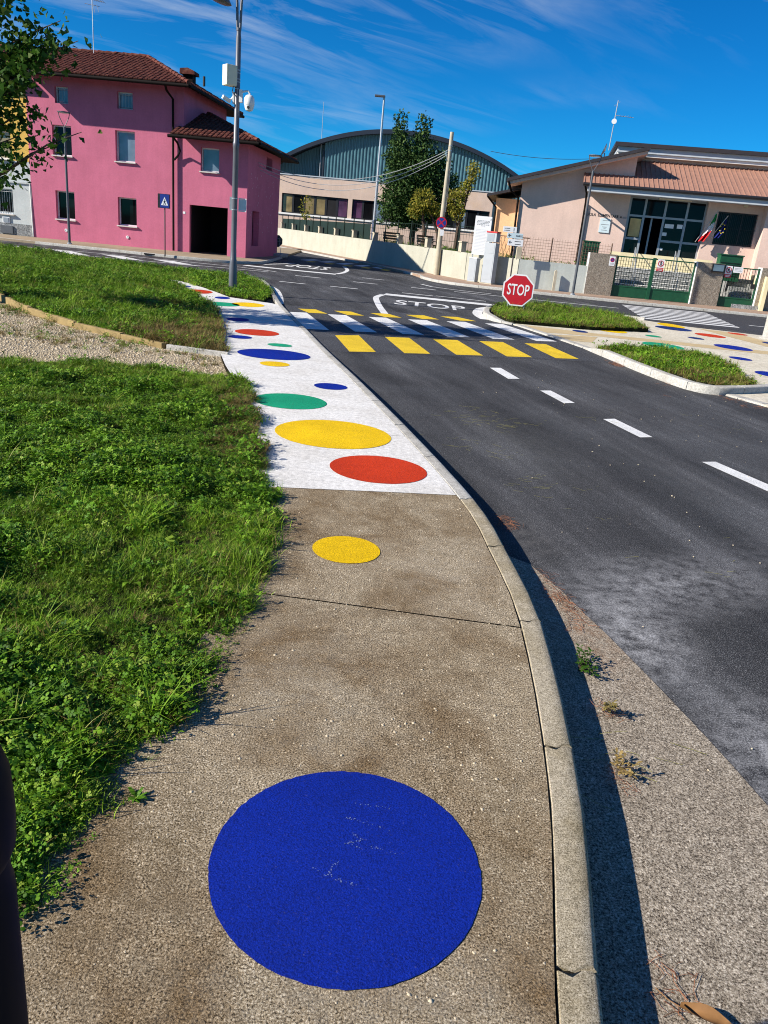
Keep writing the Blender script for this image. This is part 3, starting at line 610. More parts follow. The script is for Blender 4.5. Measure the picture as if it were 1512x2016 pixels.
flush([(3.5, 15.2), (3.62, 14.3), (3.90, 12.4), (4.12, 11.4), (4.30, 11.08), (4.60, 11.02), (5.45, 11.55), (6.2, 12.2)], 1.0, lambda y: 0.118 - 0.085 * float(sstep(14.2, 15.2, y)), 0.14)     # raised kerb of the near verge
flush([(4.4, 25.0), (3.4, 24.4), (2.75, 23.4), (2.30, 22.2), (2.06, 20.7), (2.02, 19.6), (2.20, 18.9), (2.60, 18.5)], 0.8, lambda y: 0.125 - 0.09 * float(sstep(19.4, 18.5, y)), 0.15)   # island nose
flush([(7.2, 23.9), (6.3, 24.35), (5.2, 24.8), (4.4, 25.0)], 1.0, lambda y: 0.1, 0.14)
PZ = lambda y: 0.0252
P_C = [(5.05, 19.3, .74, .9, M_yel, 'yellow circle on plaza beside island grass'), (4.1, 18.35, .35, .5, M_navy, 'small navy circle on plaza by the crossing'), (5.96, 18.92, .38, .45, M_green, 'small green circle on plaza'),
       (5.57, 16.9, .84, 1.1, M_green, 'large green circle on plaza behind near verge'), (7.6, 22.75, .68, 1.3, M_yel, 'far yellow circle at the school crossing'), (7.35, 21.75, .96, 1.1, M_navy, 'large navy circle at school crossing'),
       (7.95, 20.65, .74, .9, M_red, 'red circle on plaza'), (7.16, 19.45, .38, .5, M_navy, 'small navy circle beside red one'), (7.5, 18.0, .8, 1.0, M_blue, 'blue circle on plaza by tan band'),
       (6.8, 15.85, .43, .52, M_blue, 'small blue circle on plaza'), (6.55, 13.75, .62, .75, M_blue, 'blue circle cut by right picture edge'), (9.3, 20.0, .5, .7, M_navy, 'navy circle by the pale pole'), (9.2, 22.0, .5, .6, M_red, 'far red circle')]
for cx, cy, w, h, mt, lb in P_C: circle(cx, cy, w, h, mt, lb, parent=plaza, zf=PZ)
def plz(poly): sheet('tan_paint_band', poly, 0.0242, M_tan, plaza)
plz([(2.85, 18.55), (4.5, 18.2), (8.4, 17.9), (14, 17.2), (14, 16.6), (7.9, 17.2), (4.4, 17.6), (3.05, 17.3)]); plz([(8.3, 22.6), (8.75, 18.6), (9.5, 18.5), (9.2, 22.3)]); plz([(3.1, 17.0), (4.3, 17.45), (3.9, 16.2), (3.35, 16.1)])

# --- far pavements
pink_pave = sheet('house_pavement', [(-45, 36.5), (-22, 35.2), (-14.3, 34.3), (-9.8, 33.7), (-7.7, 33.9), (-6.8, 34.8), (-6.5, 37.0), (-6.9, 45), (-8, 62), (-45, 62)], 0.1, M_paving, kind='structure', thick=0.12)
flush([(-45, 36.45), (-22, 35.15), (-14.3, 34.25), (-9.8, 33.65), (-7.7, 33.85), (-6.75, 34.8), (-6.45, 37.0), (-6.85, 45)], 1.0, lambda y: 0.108, 0.12, parent=pink_pave)
drain = MB(); drain.box(-11.0, -10.2, 33.72, 33.86, 0.03, 0.09).build('drain_opening', M_dark, pink_pave)
school_pave = sheet('school_pavement', [(-13, 71), (-3.4, 49.0), (0.2, 39.6), (0.75, 36.4), (1.5, 34.3), (3.0, 33.3), (6.0, 32.75), (12, 32.2), (45, 30), (45, 60), (0, 60), (-12, 75)], 0.1, M_pavers, kind='structure', thick=0.12)
flush([(-13, 70.5), (-3.45, 49.0), (0.15, 39.6), (0.7, 36.4), (1.46, 34.25), (3.0, 33.25), (6.0, 32.7), (12, 32.15), (40, 30.3)], 1.0, lambda y: 0.106, 0.14, parent=school_pave)

# --- lawns, gravel path and its edging
EDGE = [(-0.70, 1.48), (-0.69, 1.73), (-0.66, 2.03), (-0.57, 2.33), (-0.51, 2.83), (-0.52, 3.52), (-0.64, 4.47), (-0.80, 5.01), (-1.02, 5.92), (-1.28, 7.0), (-1.50, 7.88), (-1.66, 8.25)]
EDGE = [(x - .05, y) for x, y in EDGE]
lawn_poly = [(-0.80, 1.36)] + EDGE + [(-2.4, 8.1), (-3.2, 8.0), (-4.1, 7.7), (-9, 6.6), (-9, 1.0), (-1.0, 1.2)]
lawn2_poly = [(-2.23, 9.98), (-3.01, 10.14), (-4.62, 11.18), (-5.76, 12.22), (-6.93, 13.6), (-12, 19), (-28, 28), (-20, 32), (-11.4, 25.6), (-8.3, 22.6), (-7.05, 21.0), (-6.05, 19.65), (-5.3, 18.7), (-4.2, 16.45), (-3.55, 15.1), (-2.97, 13.0), (-2.46, 10.95)]
verge_poly = [(-3.15, 17.75), (-3.28, 19.6), (-3.78, 21.6), (-4.18, 23.2), (-4.7, 24.4), (-5.7, 25.02), (-10.05, 26.08), (-14.9, 29.05), (-19, 31.2), (-11.6, 26.4), (-8.62, 23.1), (-7.4, 22.08), (-6.54, 21.47), (-5.65, 20.57), (-4.7, 19.14), (-3.98, 18.05)]
isl1_poly = [(2.38, 21.4), (2.5, 22.4), (2.9, 23.3), (3.5, 24.1), (4.3, 24.75), (5.1, 24.6), (6.2, 24.1), (6.45, 23.5), (6.1, 19.85), (4.45, 18.95), (2.6, 18.75), (2.3, 19.6)]
isl2_poly = [(3.66, 14.75), (4.02, 15.1), (5.37, 15.4), (5.72, 15.3), (5.76, 14.7), (5.4, 11.75), (4.62, 11.2), (4.36, 11.35), (4.1, 12.5), (3.8, 14.0)]
yard_poly = [(2.75, 37.5), (4.9, 35.3), (7.7, 35.5), (6.5, 44), (12, 70), (-9, 78), (-11.2, 72.5)]
def lz1(x, y): return 0.115 + 0.05 * sstep(0.0, 1.6, -x - 0.5 - 0.13 * np.maximum(0, y - 4.5)) + 0.018 * np.sin(2.3 * x + 1.1 * y) * np.sin(1.7 * y)
def lz2(x, y): return 0.09 + 0.26 * np.exp(-((x + 8.8) / 3.6) ** 2 - ((y - 17.5) / 5.0) ** 2) + 0.012 * np.sin(1.9 * x + 0.7 * y)
def lzv(x, y): return 0.10 + 0.01 * np.sin(2 * x + y)
def lzi(x, y): return 0.10 + 0.02 * np.sin(1.3 * x) * np.sin(y)
def lzy(x, y): return 0.95 + 0 * x
def patch(name, poly, zf, mat, step=0.25):
    """ground patch: polygon triangulated on a fine grid so that it can undulate"""
    bm = bmesh.new(); vs = [bm.verts.new((x, y, 0)) for x, y in poly]; bm.faces.new(vs)
    xs = [p[0] for p in poly]; ys_ = [p[1] for p in poly]
    for ax, lo, hi in ((0, min(xs), max(xs)), (1, min(ys_), max(ys_))):
        for c in np.arange(lo + step, hi, step):
            pl = (c, 0, 0) if ax == 0 else (0, c, 0); no = (1, 0, 0) if ax == 0 else (0, 1, 0)
            bmesh.ops.bisect_plane(bm, geom=bm.verts[:] + bm.edges[:] + bm.faces[:], plane_co=pl, plane_no=no)
    for v in bm.verts: v.co.z = float(zf(v.co.x, v.co.y))
    ed = [e for e in bm.edges if e.is_boundary]
    r = bmesh.ops.extrude_edge_only(bm, edges=ed)
    for v in [g for g in r['geom'] if isinstance(g, bmesh.types.BMVert)]: v.co.z -= 0.14
    me = bpy.data.meshes.new(name); bm.to_mesh(me); bm.free(); me.materials.append(mat); o = obj(name, me); o['kind'] = 'structure'; return o
patch('lawn', lawn_poly, lz1, M_lawn); patch('lawn', lawn2_poly, lz2, M_lawn, 0.7); patch('road_verge', verge_poly, lzv, M_lawn, 0.9); patch('island_verge', isl1_poly, lzi, M_lawn, 0.5); patch('near_verge', isl2_poly, lzi, M_lawn, 0.5)
patch('school_lawn', yard_poly, lzy, M_lawn, 6.0)
sheet('park_soil', [(-60, -3), (-1.0, -3), (-0.85, 1.5), (-0.8, 3), (-1.2, 6), (-2.6, 11), (-3.2, 13), (-4.2, 16), (-5.5, 18.7), (-8.5, 22.5), (-20, 33), (-60, 40)], 0.03, M_lawn, kind='structure', thick=0.08)
sheet('gravel_path', [(-1.60, 7.9), (-2.1, 9.5), (-2.3, 10.1), (-3.0, 10.25), (-4.6, 11.3), (-5.75, 12.35), (-7, 13.8), (-13, 21), (-20, 20), (-12, 7), (-8, 6.2), (-4.2, 7.2)], 0.055, M_gravelbed, kind='structure', thick=0.05)
def edging(p0, p1, mat, z1, label, w=0.07):
    a, b = Vector((*p0, 0)), Vector((*p1, 0)); d = (b - a); n = Vector((-d.y, d.x, 0)).normalized() * w / 2
    m = MB(); m.prism([(a + n).to_tuple()[:2], (b + n).to_tuple()[:2], (b - n).to_tuple()[:2], (a - n).to_tuple()[:2]], 0.0, z1)
    o = m.build('edging_board', mat, bevel=0.008); tag(o, label, 'edging', 'edging along the gravel path')
ep = [(-8.6, 15.6), (-6.93, 13.57), (-5.76, 12.18), (-4.62, 11.14), (-3.75, 10.55), (-3.05, 10.1)]
lbs = ['mossy timber edging board at the left picture edge', 'mossy timber edging board, second from the left edge', 'mossy timber edging board in the middle of the gravel path', 'mossy timber edging board half buried in dry grass', 'last low timber edging board before the pale concrete strip']
for k in range(5): edging(ep[k], tuple(np.array(ep[k + 1]) + np.array(ep[k]) * 0.004 - np.array(ep[k + 1]) * 0.004), M_edging, 0.175 - 0.012 * k, lbs[k])
edging((-3.0, 10.08), (-2.16, 9.9), M_kerb_pale, 0.12, 'pale concrete edging strip running up to the white path', 0.06)

# ------------------------------------------------------------------ grass, clover and litter (uncountable: one object per patch)
def blade(m, x, y, h, w, az, lean, curl=0.5, segs=3):
    d = Vector((math.cos(az), math.sin(az), 0)); s_ = Vector((-d.y, d.x, 0)); vs = []
    for k in range(segs + 1):
        f = k / segs; p = Vector((x, y, 0)) + d * (lean * h * f ** (1 + curl)) + Vector((0, 0, h * (f - 0.25 * lean * f * f)))
        ww = w * (1 - f ** 1.6) / 2
        if k == segs: vs.append(p)
        else: vs += [p - s_ * ww, p + s_ * ww]
    fs = [(2 * k, 2 * k + 1, 2 * k + 3, 2 * k + 2) for k in range(segs - 1)] + [(2 * segs - 2, 2 * segs - 1, 2 * segs)]
    m.add(vs, fs)
def leafq(m, base, d, n_, l, w, bend=0.2):
    """small oval leaf as a four-sided strip with a bent tip"""
    s_ = d.cross(n_).normalized() * w / 2
    vs = [base, base + d * l * 0.45 - s_ + n_ * l * 0.05, base + d * l * 0.45 + s_ + n_ * l * 0.05, base + d * l * 0.8 - s_ * 0.75, base + d * l * 0.8 + s_ * 0.75, base + d * l - n_ * l * bend]
    m.add(vs, [(0, 2, 1), (1, 2, 4, 3), (3, 4, 5)])
def proto(kind, k):
    random.seed(100 + k); m = MB()
    if kind in ('grass', 'dry', 'tall'):
        for _ in range(20 if kind != 'tall' else 8):
            a = random.uniform(0, 6.28); r = random.uniform(0, .045)
            h = random.uniform(.018, .062) if kind != 'tall' else random.uniform(.07, .14)
            blade(m, r * math.cos(a), r * math.sin(a), h, random.uniform(.0028, .0048), random.uniform(0, 6.28), random.uniform(.15, 1.3), random.uniform(.3, 1))
    elif kind == 'clover':
        for _ in range(20):
            a = random.uniform(0, 6.28); r = random.uniform(0, .06); c = Vector((r * math.cos(a), r * math.sin(a), random.uniform(.012, .058)))
            n_ = Vector((random.gauss(0, .6), random.gauss(0, .6), 1)).normalized(); o = n_.orthogonal().normalized(); q = random.uniform(0, 6.28)
            for t in range(3):
                d = (Matrix.Rotation(q + t * 2.09, 3, n_) @ o); leafq(m, c, d, n_, random.uniform(.007, .013), random.uniform(.006, .010), 0.1)
    elif kind == 'broad':
        for t in range(9):
            a = t * 0.7 + random.uniform(-.2, .2); d = Vector((math.cos(a), math.sin(a), random.uniform(.15, .7))).normalized(); n_ = Vector((-d.x * d.z, -d.y * d.z, 1)).normalized()
            leafq(m, Vector((0, 0, .01)), d, n_, random.uniform(.03, .07), random.uniform(.011, .02), 0.25)
    return m.mesh('tuft_' + kind, {'grass': M_grass, 'tall': M_grass, 'dry': M_drygrass, 'clover': M_clover, 'broad': M_clover}[kind], recalc=False)
def library(name, meshes):
    c = bpy.data.collections.new(name)
    for k, me in enumerate(meshes): c.objects.link(bpy.data.objects.new('%s_%02d' % (name, k), me))
    return c
kinds = ['grass'] * 4 + ['tall'] * 2 + ['clover'] * 3 + ['broad'] * 2 + ['dry'] * 3
tufts = library('tuft', [proto(kd, k) for k, kd in enumerate(kinds)])
KI = {kd: [i for i, q in enumerate(kinds) if q == kd] for kd in set(kinds)}

def scatter(name, P, rot, scl, idx, lib, label, cat):
    me = bpy.data.meshes.new(name); me.from_pydata([tuple(p) for p in P], [], [])
    for nm, tp, dt, key in (('rot', 'FLOAT_VECTOR', rot, 'vector'), ('scl', 'FLOAT', scl, 'value'), ('pick', 'INT', idx, 'value')):
        me.attributes.new(nm, tp, 'POINT').data.foreach_set(key, np.ascontiguousarray(dt, dtype=np.int32 if tp == 'INT' else np.float32).ravel())
    o = obj(name, me); ng = bpy.data.node_groups.new(name, 'GeometryNodeTree')
    ng.interface.new_socket('Geometry', in_out='INPUT', socket_type='NodeSocketGeometry'); ng.interface.new_socket('Geometry', in_out='OUTPUT', socket_type='NodeSocketGeometry')
    n = ng.nodes; gi = n.new('NodeGroupInput'); go = n.new('NodeGroupOutput'); ip = n.new('GeometryNodeInstanceOnPoints'); ci = n.new('GeometryNodeCollectionInfo')
    ci.inputs['Collection'].default_value = lib; ci.inputs['Separate Children'].default_value = True; ci.inputs['Reset Children'].default_value = True
    def attr(nm, tp):
        a = n.new('GeometryNodeInputNamedAttribute'); a.data_type = tp; a.inputs['Name'].default_value = nm; return a.outputs['Attribute']
    ip.inputs['Pick Instance'].default_value = True
    ng.links.new(gi.outputs[0], ip.inputs['Points']); ng.links.new(ci.outputs[0], ip.inputs['Instance']); ng.links.new(attr('pick', 'INT'), ip.inputs['Instance Index'])
    ng.links.new(attr('rot', 'FLOAT_VECTOR'), ip.inputs['Rotation']); ng.links.new(attr('scl', 'FLOAT'), ip.inputs['Scale']); ng.links.new(ip.outputs[0], go.inputs[0])
    md = o.modifiers.new('scatter', 'NODES'); md.node_group = ng
    tag(o, label, cat, kind='stuff'); return o

def vnoise(x, y, s_, seed):
    """cheap smooth value noise"""
    g = np.random.default_rng(seed).random((64, 64)); u, v = x * s_ + 100, y * s_ + 100; i, j = np.floor(u).astype(int), np.floor(v).astype(int); a, b = u - i, v - j; a = a * a * (3 - 2 * a); b = b * b * (3 - 2 * b)
    q = lambda p, r_: g[p % 64, r_ % 64]
    return (q(i, j) * (1 - a) + q(i + 1, j) * a) * (1 - b) + (q(i, j + 1) * (1 - a) + q(i + 1, j + 1) * a) * b

def grass_patch(name, poly, zf, dens, label, scale=1.0, dryf=None, mix=(0.6, 0.04, 0.3, 0.06), keep=None, jitter=0.03, clump=True):
    xs = [p[0] for p in poly]; ys_ = [p[1] for p in poly]; A = (max(xs) - min(xs)) * (max(ys_) - min(ys_)); n = int(A * dens)
    x = rng.uniform(min(xs), max(xs), n); y = rng.uniform(min(ys_), max(ys_), n)
    ok = inside(poly, x + rng.normal(0, jitter, n), y + rng.normal(0, jitter, n))
    if keep is not None: ok &= rng.random(n) < keep(x, y)
    x, y = x[ok], y[ok]; n = len(x)
    nz = vnoise(x, y, 1.6, 3); nz2 = vnoise(x, y, 3.1, 8)
    r = rng.random(n); pick = np.zeros(n, int)
    gw, tw, cw, bw = mix
    cw_l = np.clip(cw * (0.2 + 2.2 * sstep(0.35, 0.7, nz)), 0, .85)
    dry = np.clip((dryf(x, y) if dryf is not None else 0 * x) + 0.05, 0, .95)
    kd = np.where(r < dry, 4, np.where(r < dry + (1 - dry) * cw_l, 2, np.where(r < dry + (1 - dry) * (cw_l + bw), 3, np.where(r < dry + (1 - dry) * (cw_l + bw + tw), 1, 0))))
    for k, nm in enumerate(('grass', 'tall', 'clover', 'broad', 'dry')):
        s_ = kd == k; pick[s_] = rng.choice(KI[nm], s_.sum())
    rot = np.c_[rng.normal(0, .12, n), rng.normal(0, .12, n), rng.uniform(0, 6.283, n)]
    nz3 = vnoise(x, y, 8.0, 13); hgt = 0.45 + 0.5 * sstep(0.25, 0.75, nz2) + 0.75 * sstep(.25, .8, nz3)
    scl = scale * hgt * rng.uniform(.75, 1.3, n)
    z = zf(x, y) - 0.004
    return scatter(name, np.c_[x, y, z], rot, scl, pick, tufts, label, 'grass')
near = lambda x, y: np.where(x < -0.62 * y - 0.9, 0.0, np.clip(1.15 - 0.10 * y, .28, 1))
dry1 = lambda x, y: 0.75 * np.exp(-((x + 0.95 + 0.22 * np.maximum(0, y - 5)) / .3) ** 2) * sstep(4.6, 5.6, y) * (1 - sstep(7.0, 7.9, y)) + 0.10 * sstep(.60, .8, vnoise(x, y, 1.4, 21))
grass_patch('lawn_grass', lawn_poly, lz1, 3800, 'lush near lawn of short grass, clover and broad weeds', 0.85, dry1, keep=near, mix=(.58, .035, .33, .06))
edge_poly = [(x + .015, y) for x, y in EDGE] + [(x - .10, y) for x, y in EDGE[::-1]]
grass_patch('lawn_edge_grass', edge_poly, lz1, 1500, 'ragged taller fringe of grass hanging over the path edge', 0.95, dry1, mix=(.6, .09, .25, .06), jitter=.03)
dry2 = lambda x, y: 0.85 * sstep(-4.6, -2.8, x) * (1 - sstep(13.0, 15.5, y)) + 0.5 * sstep(.6, .8, vnoise(x, y, .9, 5)) * sstep(-6.5, -4, x)
far_keep = lambda x, y: np.where(x < -0.60 * y - 0.4, 0.0, np.clip(1.25 - 0.035 * y, .25, 1))
grass_patch('lawn_grass', lawn2_poly, lz2, 430, 'thick lawn between the gravel path and the white path', 1.35, dry2, keep=far_keep, mix=(.62, .10, .2, .08))
grass_patch('verge_grass', verge_poly, lzv, 260, 'strip of grass between the white path and the road', 1.5, None, keep=lambda x, y: np.where(x < -0.6 * y, 0.0, 1.0), mix=(.75, .03, .2, .02))
grass_patch('island_grass', isl1_poly, lzi, 420, 'rough grass on the traffic island under the STOP sign', 1.35, lambda x, y: 0.35 + 0 * x, mix=(.7, .2, .05, .05))
grass_patch('verge_grass', isl2_poly, lzi, 420, 'triangle of grass behind the right-hand kerb', 1.5, lambda x, y: 0.45 * (1 - sstep(11.8, 12.8, y)) + 0.12, mix=(.8, .04, .1, .06))
grass_patch('school_lawn_grass', [(2.75, 37.5), (4.9, 35.4), (7.6, 35.6), (7, 40), (3, 52), (-7, 70), (-10.9, 72.2)], lzy, 22, 'green grass behind the school wall and fence', 4.0, None, mix=(.9, .05, .05, 0), keep=lambda x, y: np.where(x < 6, 1.0, .8))
gr_keep = lambda x, y: sstep(.45, .75, vnoise(x, y, .8, 40)) * 0.7 + 0.8 * np.exp(-(np.abs((y - 10.3) + 0.72 * (x + 3.2)) / .45) ** 2)
grass_patch('dry_path_grass', [(-1.9, 8.75), (-2.3, 9.9), (-3.0, 10.05), (-4.6, 11.1), (-5.75, 12.1), (-7, 13.4), (-9, 14), (-6, 10.5), (-4.5, 9.6)], lambda x, y: 0.055 + 0 * x, 110, 'thin dry grass creeping over the gravel path', 0.9, lambda x, y: 0.6 + 0 * x, keep=gr_keep)

def pebble(k):
    random.seed(k); bm = bmesh.new(); bmesh.ops.create_icosphere(bm, subdivisions=1, radius=1.0)
    for v in bm.verts: v.co *= random.uniform(.75, 1.2); v.co.z *= .55
    me = bpy.data.meshes.new('pebble'); bm.to_mesh(me); bm.free(); me.materials.append(M_stone); me.polygons.foreach_set('use_smooth', [True] * len(me.polygons)); return me
stones = library('pebble', [pebble(k) for k in range(6)])
def stone_patch(name, poly, zf, dens, r0, r1, label, keep=None):
    xs = [p[0] for p in poly]; ys_ = [p[1] for p in poly]; n = int((max(xs) - min(xs)) * (max(ys_) - min(ys_)) * dens)
    x = rng.uniform(min(xs), max(xs), n); y = rng.uniform(min(ys_), max(ys_), n); ok = inside(poly, x, y)
    if keep is not None: ok &= rng.random(n) < keep(x, y)
    x, y = x[ok], y[ok]; n = len(x)
    return scatter(name, np.c_[x, y, zf(x, y)], np.c_[rng.normal(0, .3, n), rng.normal(0, .3, n), rng.uniform(0, 6.28, n)], rng.uniform(r0, r1, n) * rng.choice([1, 1, 1, 1.6], n), rng.integers(0, 6, n), stones, label, 'gravel')
stone_patch('path_gravel', [(-1.7, 8.1), (-2.15, 9.5), (-2.3, 9.9), (-3.0, 10.05), (-4.6, 11.1), (-5.75, 12.1), (-7.5, 14), (-9, 13), (-5.5, 7.2), (-4.2, 7.6), (-3.0, 7.95)], lambda x, y: 0.056 + 0 * x, 1100, .005, .012, 'pale loose gravel of the footpath across the lawn')
con_poly = [(-0.55, 1.2), (0.50, 1.2), (0.60, 2.3), (0.62, 3.2), (0.48, 4.8), (-0.6, 4.6), (-0.5, 3.5), (-0.45, 2.8), (-0.6, 2.0)]
offc = lambda x, y: (np.hypot(x + .01, y - 1.63) > .385) * (np.hypot(x + .18, y - 3.79) > .2) * (0.25 + sstep(.55, .75, vnoise(x, y, 3.0, 60)))
stone_patch('exposed_pebbles', con_poly, lambda x, y: 0.1185 + 0 * x, 700, .002, .0052, 'rounded pebbles showing in the worn concrete of the path', offc)

def strand(k, mat, lo, hi, w, curve=.5, spread=.03):
    random.seed(300 + k); m = MB()
    for _ in range(7 if curve > .3 else 5):
        a = random.uniform(0, 6.28) if curve > .3 else random.gauss(0, .35); l = random.uniform(lo, hi); x, y = random.gauss(0, spread), random.gauss(0, spread); c = random.uniform(-curve, curve); pts = []
        for t in range(4): pts.append((x + l * t / 3 * math.cos(a + c * t / 3), y + l * t / 3 * math.sin(a + c * t / 3), random.uniform(.001, .008)))
        m.tube(pts, w, 3, False)
    return m.mesh('strand', mat, recalc=False)
litter = library('litter', [strand(k, M_needle, .03, .075, .0008) for k in range(3)] + [strand(5 + k, M_straw, .03, .11, .0009, .12, .10) for k in range(3)])
def litter_patch(name, blobs, lib_lo, lib_hi, label):
    P = []
    for cx, cy, rx, ry, ang, n in blobs:
        u, v = rng.normal(0, rx / 2, n), rng.normal(0, ry / 2, n); P.append(np.c_[cx + u * math.cos(ang) - v * math.sin(ang), cy + u * math.sin(ang) + v * math.cos(ang), np.full(n, .006)])
    P = np.concatenate(P); n = len(P)
    P = P[(P[:, 0] > x_out(P[:, 1]) + .01)]; n = len(P)
    scatter(name, P, np.c_[np.zeros(n), np.zeros(n), rng.uniform(0, 6.28, n) if lib_lo == 0 else rng.normal(0, .4, n)], rng.uniform(.6, 1.3, n), rng.integers(lib_lo, lib_hi, n), litter, label, 'litter')
litter_patch('fallen_needles', [(0.82, 4.78, .03, .14, 0, 10), (0.98, 3.65, .04, .35, .15, 22), (0.96, 2.64, .02, .1, 0, 5), (0.92, 2.25, .018, .05, 0, 4), (0.83, 1.47, .012, .09, 0.1, 4), (3.66, 13.3, .16, .4, -.2, 36), (4.1, 12.0, .10, 1.2, -.3, 22), (4.7, 10.4, .2, .9, .4, 22)], 0, 3, 'reddish dry pine needles gathered along the gutters')
litter_patch('grass_clippings', [(1.0, 8.3, .45, .6, 0, 8), (1.2, 7.9, .5, .2, 0.2, 6), (0.9, 6.75, .35, .4, 0, 6), (1.0, 5.8, .3, .3, 0, 5), (1.5, 5.3, 1.0, 1.0, 0, 4), (2.6, 8.6, .8, .8, 0, 2), (3.3, 9.5, 1.0, 1.0, 0, 2), (.86, 2.4, .06, .25, 0, 3)], 3, 6, 'pale grass clippings strewn over the near lane')
def crumbs(k):
    P = np.c_[rng.uniform(0.9, 4.5, 110), rng.uniform(2.0, 11.5, 110), np.full(110, .004)]; P = P[P[:, 0] > x_out(P[:, 1]) + .15]; n = len(P)
    scatter('road_grit', P, np.c_[np.zeros(n), np.zeros(n), rng.uniform(0, 6, n)], rng.uniform(.003, .009, n), rng.integers(0, 6, n), stones, 'scattered grit and small stones on the near lane', 'grit')
crumbs(0)

# ------------------------------------------------------------------ buildings
def wall_open(m, u0, u1, v0, v1, ops, y=0.0, t=0.22):
    """upright wall facing -y with real openings and their reveals"""
    us = sorted({u0, u1, *[o[0] for o in ops], *[o[1] for o in ops]}); vs = sorted({v0, v1, *[o[2] for o in ops], *[o[3] for o in ops]})
    us = [u for u in us if u0 <= u <= u1]; vs = [v for v in vs if v0 <= v <= v1]
    for a, b in zip(us, us[1:]):
        for c, d in zip(vs, vs[1:]):
            cu, cv = (a + b) / 2, (c + d) / 2
            if any(o[0] < cu < o[1] and o[2] < cv < o[3] for o in ops): continue
            m.quad((a, y, c), (b, y, c), (b, y, d), (a, y, d))
    for a, b, c, d in ops:
        m.quad((a, y, c), (a, y, d), (a, y + t, d), (a, y + t, c)); m.quad((b, y, c), (b, y + t, c), (b, y + t, d), (b, y, d))
        m.quad((a, y, d), (b, y, d), (b, y + t, d), (a, y + t, d)); m.quad((a, y, c), (a, y + t, c), (b, y + t, c), (b, y, c))

def window(parent, a, b, c, d, y, mat_glass, mat_frame=None, sill=True, fw_=0.055, mull=(), bars=0, name='window'):
    """frame with its pane, sill and any bars behind the reveal"""
    mf = mat_frame or M_frame_w; m = MB()
    for q in ((a, a + fw_, c, d), (b - fw_, b, c, d), (a + fw_, b - fw_, c, c + fw_), (a + fw_, b - fw_, d - fw_, d)): m.box(q[0], q[1], y - 0.03, y + 0.03, q[2], q[3])
    for u in mull: m.box(u - fw_ / 2, u + fw_ / 2, y - 0.03, y + 0.03, c + fw_, d - fw_)
    w = m.build(name, mf, parent)
    box_part('pane', (a + fw_, b - fw_, y + 0.004, y + 0.012, c + fw_, d - fw_), mat_glass, w)
    if sill:
        s_ = MB(); s_.box(a - 0.04, b + 0.05, y - 0.30, y - 0.035, c - 0.055, c - 0.002); s_.build('sill', M_sill, w, bevel=0.006)
    if bars:
        g = MB()
        for k in range(bars): x = a + 0.08 + (b - a - 0.16) * k / max(1, bars - 1); g.tube([(x, y - 0.12, c + 0.03), (x, y - 0.12, d - 0.06)], 0.008, 5)
        for z in (c + 0.08, d - 0.12): g.tube([(a + 0.01, y - 0.12, z), (b - 0.01, y - 0.12, z)], 0.008, 5)
        go = g.build('grille', M_galv, w); go['kind'] = 'stuff'
    return w

def tiles(parent, A, B, C_, D, name='roof_tiles', pitch=0.21, course=0.36):
    """barrel tiles over a roof face with eave A-B and top D-C"""
    A, B, C_, D = map(Vector, (A, B, C_, D)); e = (B - A).normalized(); n = e.cross(D - A if (D - A).length > 0.05 else C_ - A).normalized()
    if n.z < 0: n = -n
    upv = n.cross(e).normalized()
    if upv.z < 0: upv = -upv
    q2 = lambda p: ((p - A).dot(e), (p - A).dot(upv)); poly = [q2(p) for p in (A, B, C_, D)]
    um = max(p[0] for p in poly); u0_ = min(p[0] for p in poly); vm = max(p[1] for p in poly); m = MB(); s_ = u0_ + pitch / 2
    while s_ < um:
        hits = []
        for i in range(4):
            (x0, y0), (x1, y1) = poly[i], poly[(i + 1) % 4]
            if abs(x1 - x0) > 1e-6 and min(x0, x1) <= s_ <= max(x0, x1): hits.append(y0 + (y1 - y0) * (s_ - x0) / (x1 - x0))
        if len(hits) >= 2:
            lo, hi = min(hits), max(hits); v = lo
            while v < hi - 0.05:
                l = min(course + 0.05, hi - v); jx = random.uniform(-.012, .012); jz = random.uniform(0, .012); vs = []
                for f in (0, 1):
                    r_ = pitch * (0.47 - 0.07 * f); hgt = 0.045 + jz - 0.022 * f
                    for k in range(5):
                        a = math.pi * k / 4; vs.append(A + e * (s_ + jx - r_ * math.cos(a)) + upv * (v - 0.02 + l * f) + n * (hgt + 0.055 * math.sin(a)))
                m.add(vs, [(k, k + 1, 6 + k, 5 + k) for k in range(4)] + [(4, 3, 2, 1, 0)]); v += course
        s_ += pitch
    o = m.build(name, M_tile, parent, recalc=False); o['kind'] = 'stuff'; return o

def roof_face(m, pts, th=0.1):
    n = len(pts); m.add([tuple(p) for p in pts] + [(p[0], p[1], p[2] - th) for p in pts], [tuple(range(n)), tuple(range(2 * n - 1, n - 1, -1))] + [(i, n + i, n + (i + 1) % n, (i + 1) % n) for i in range(n)])

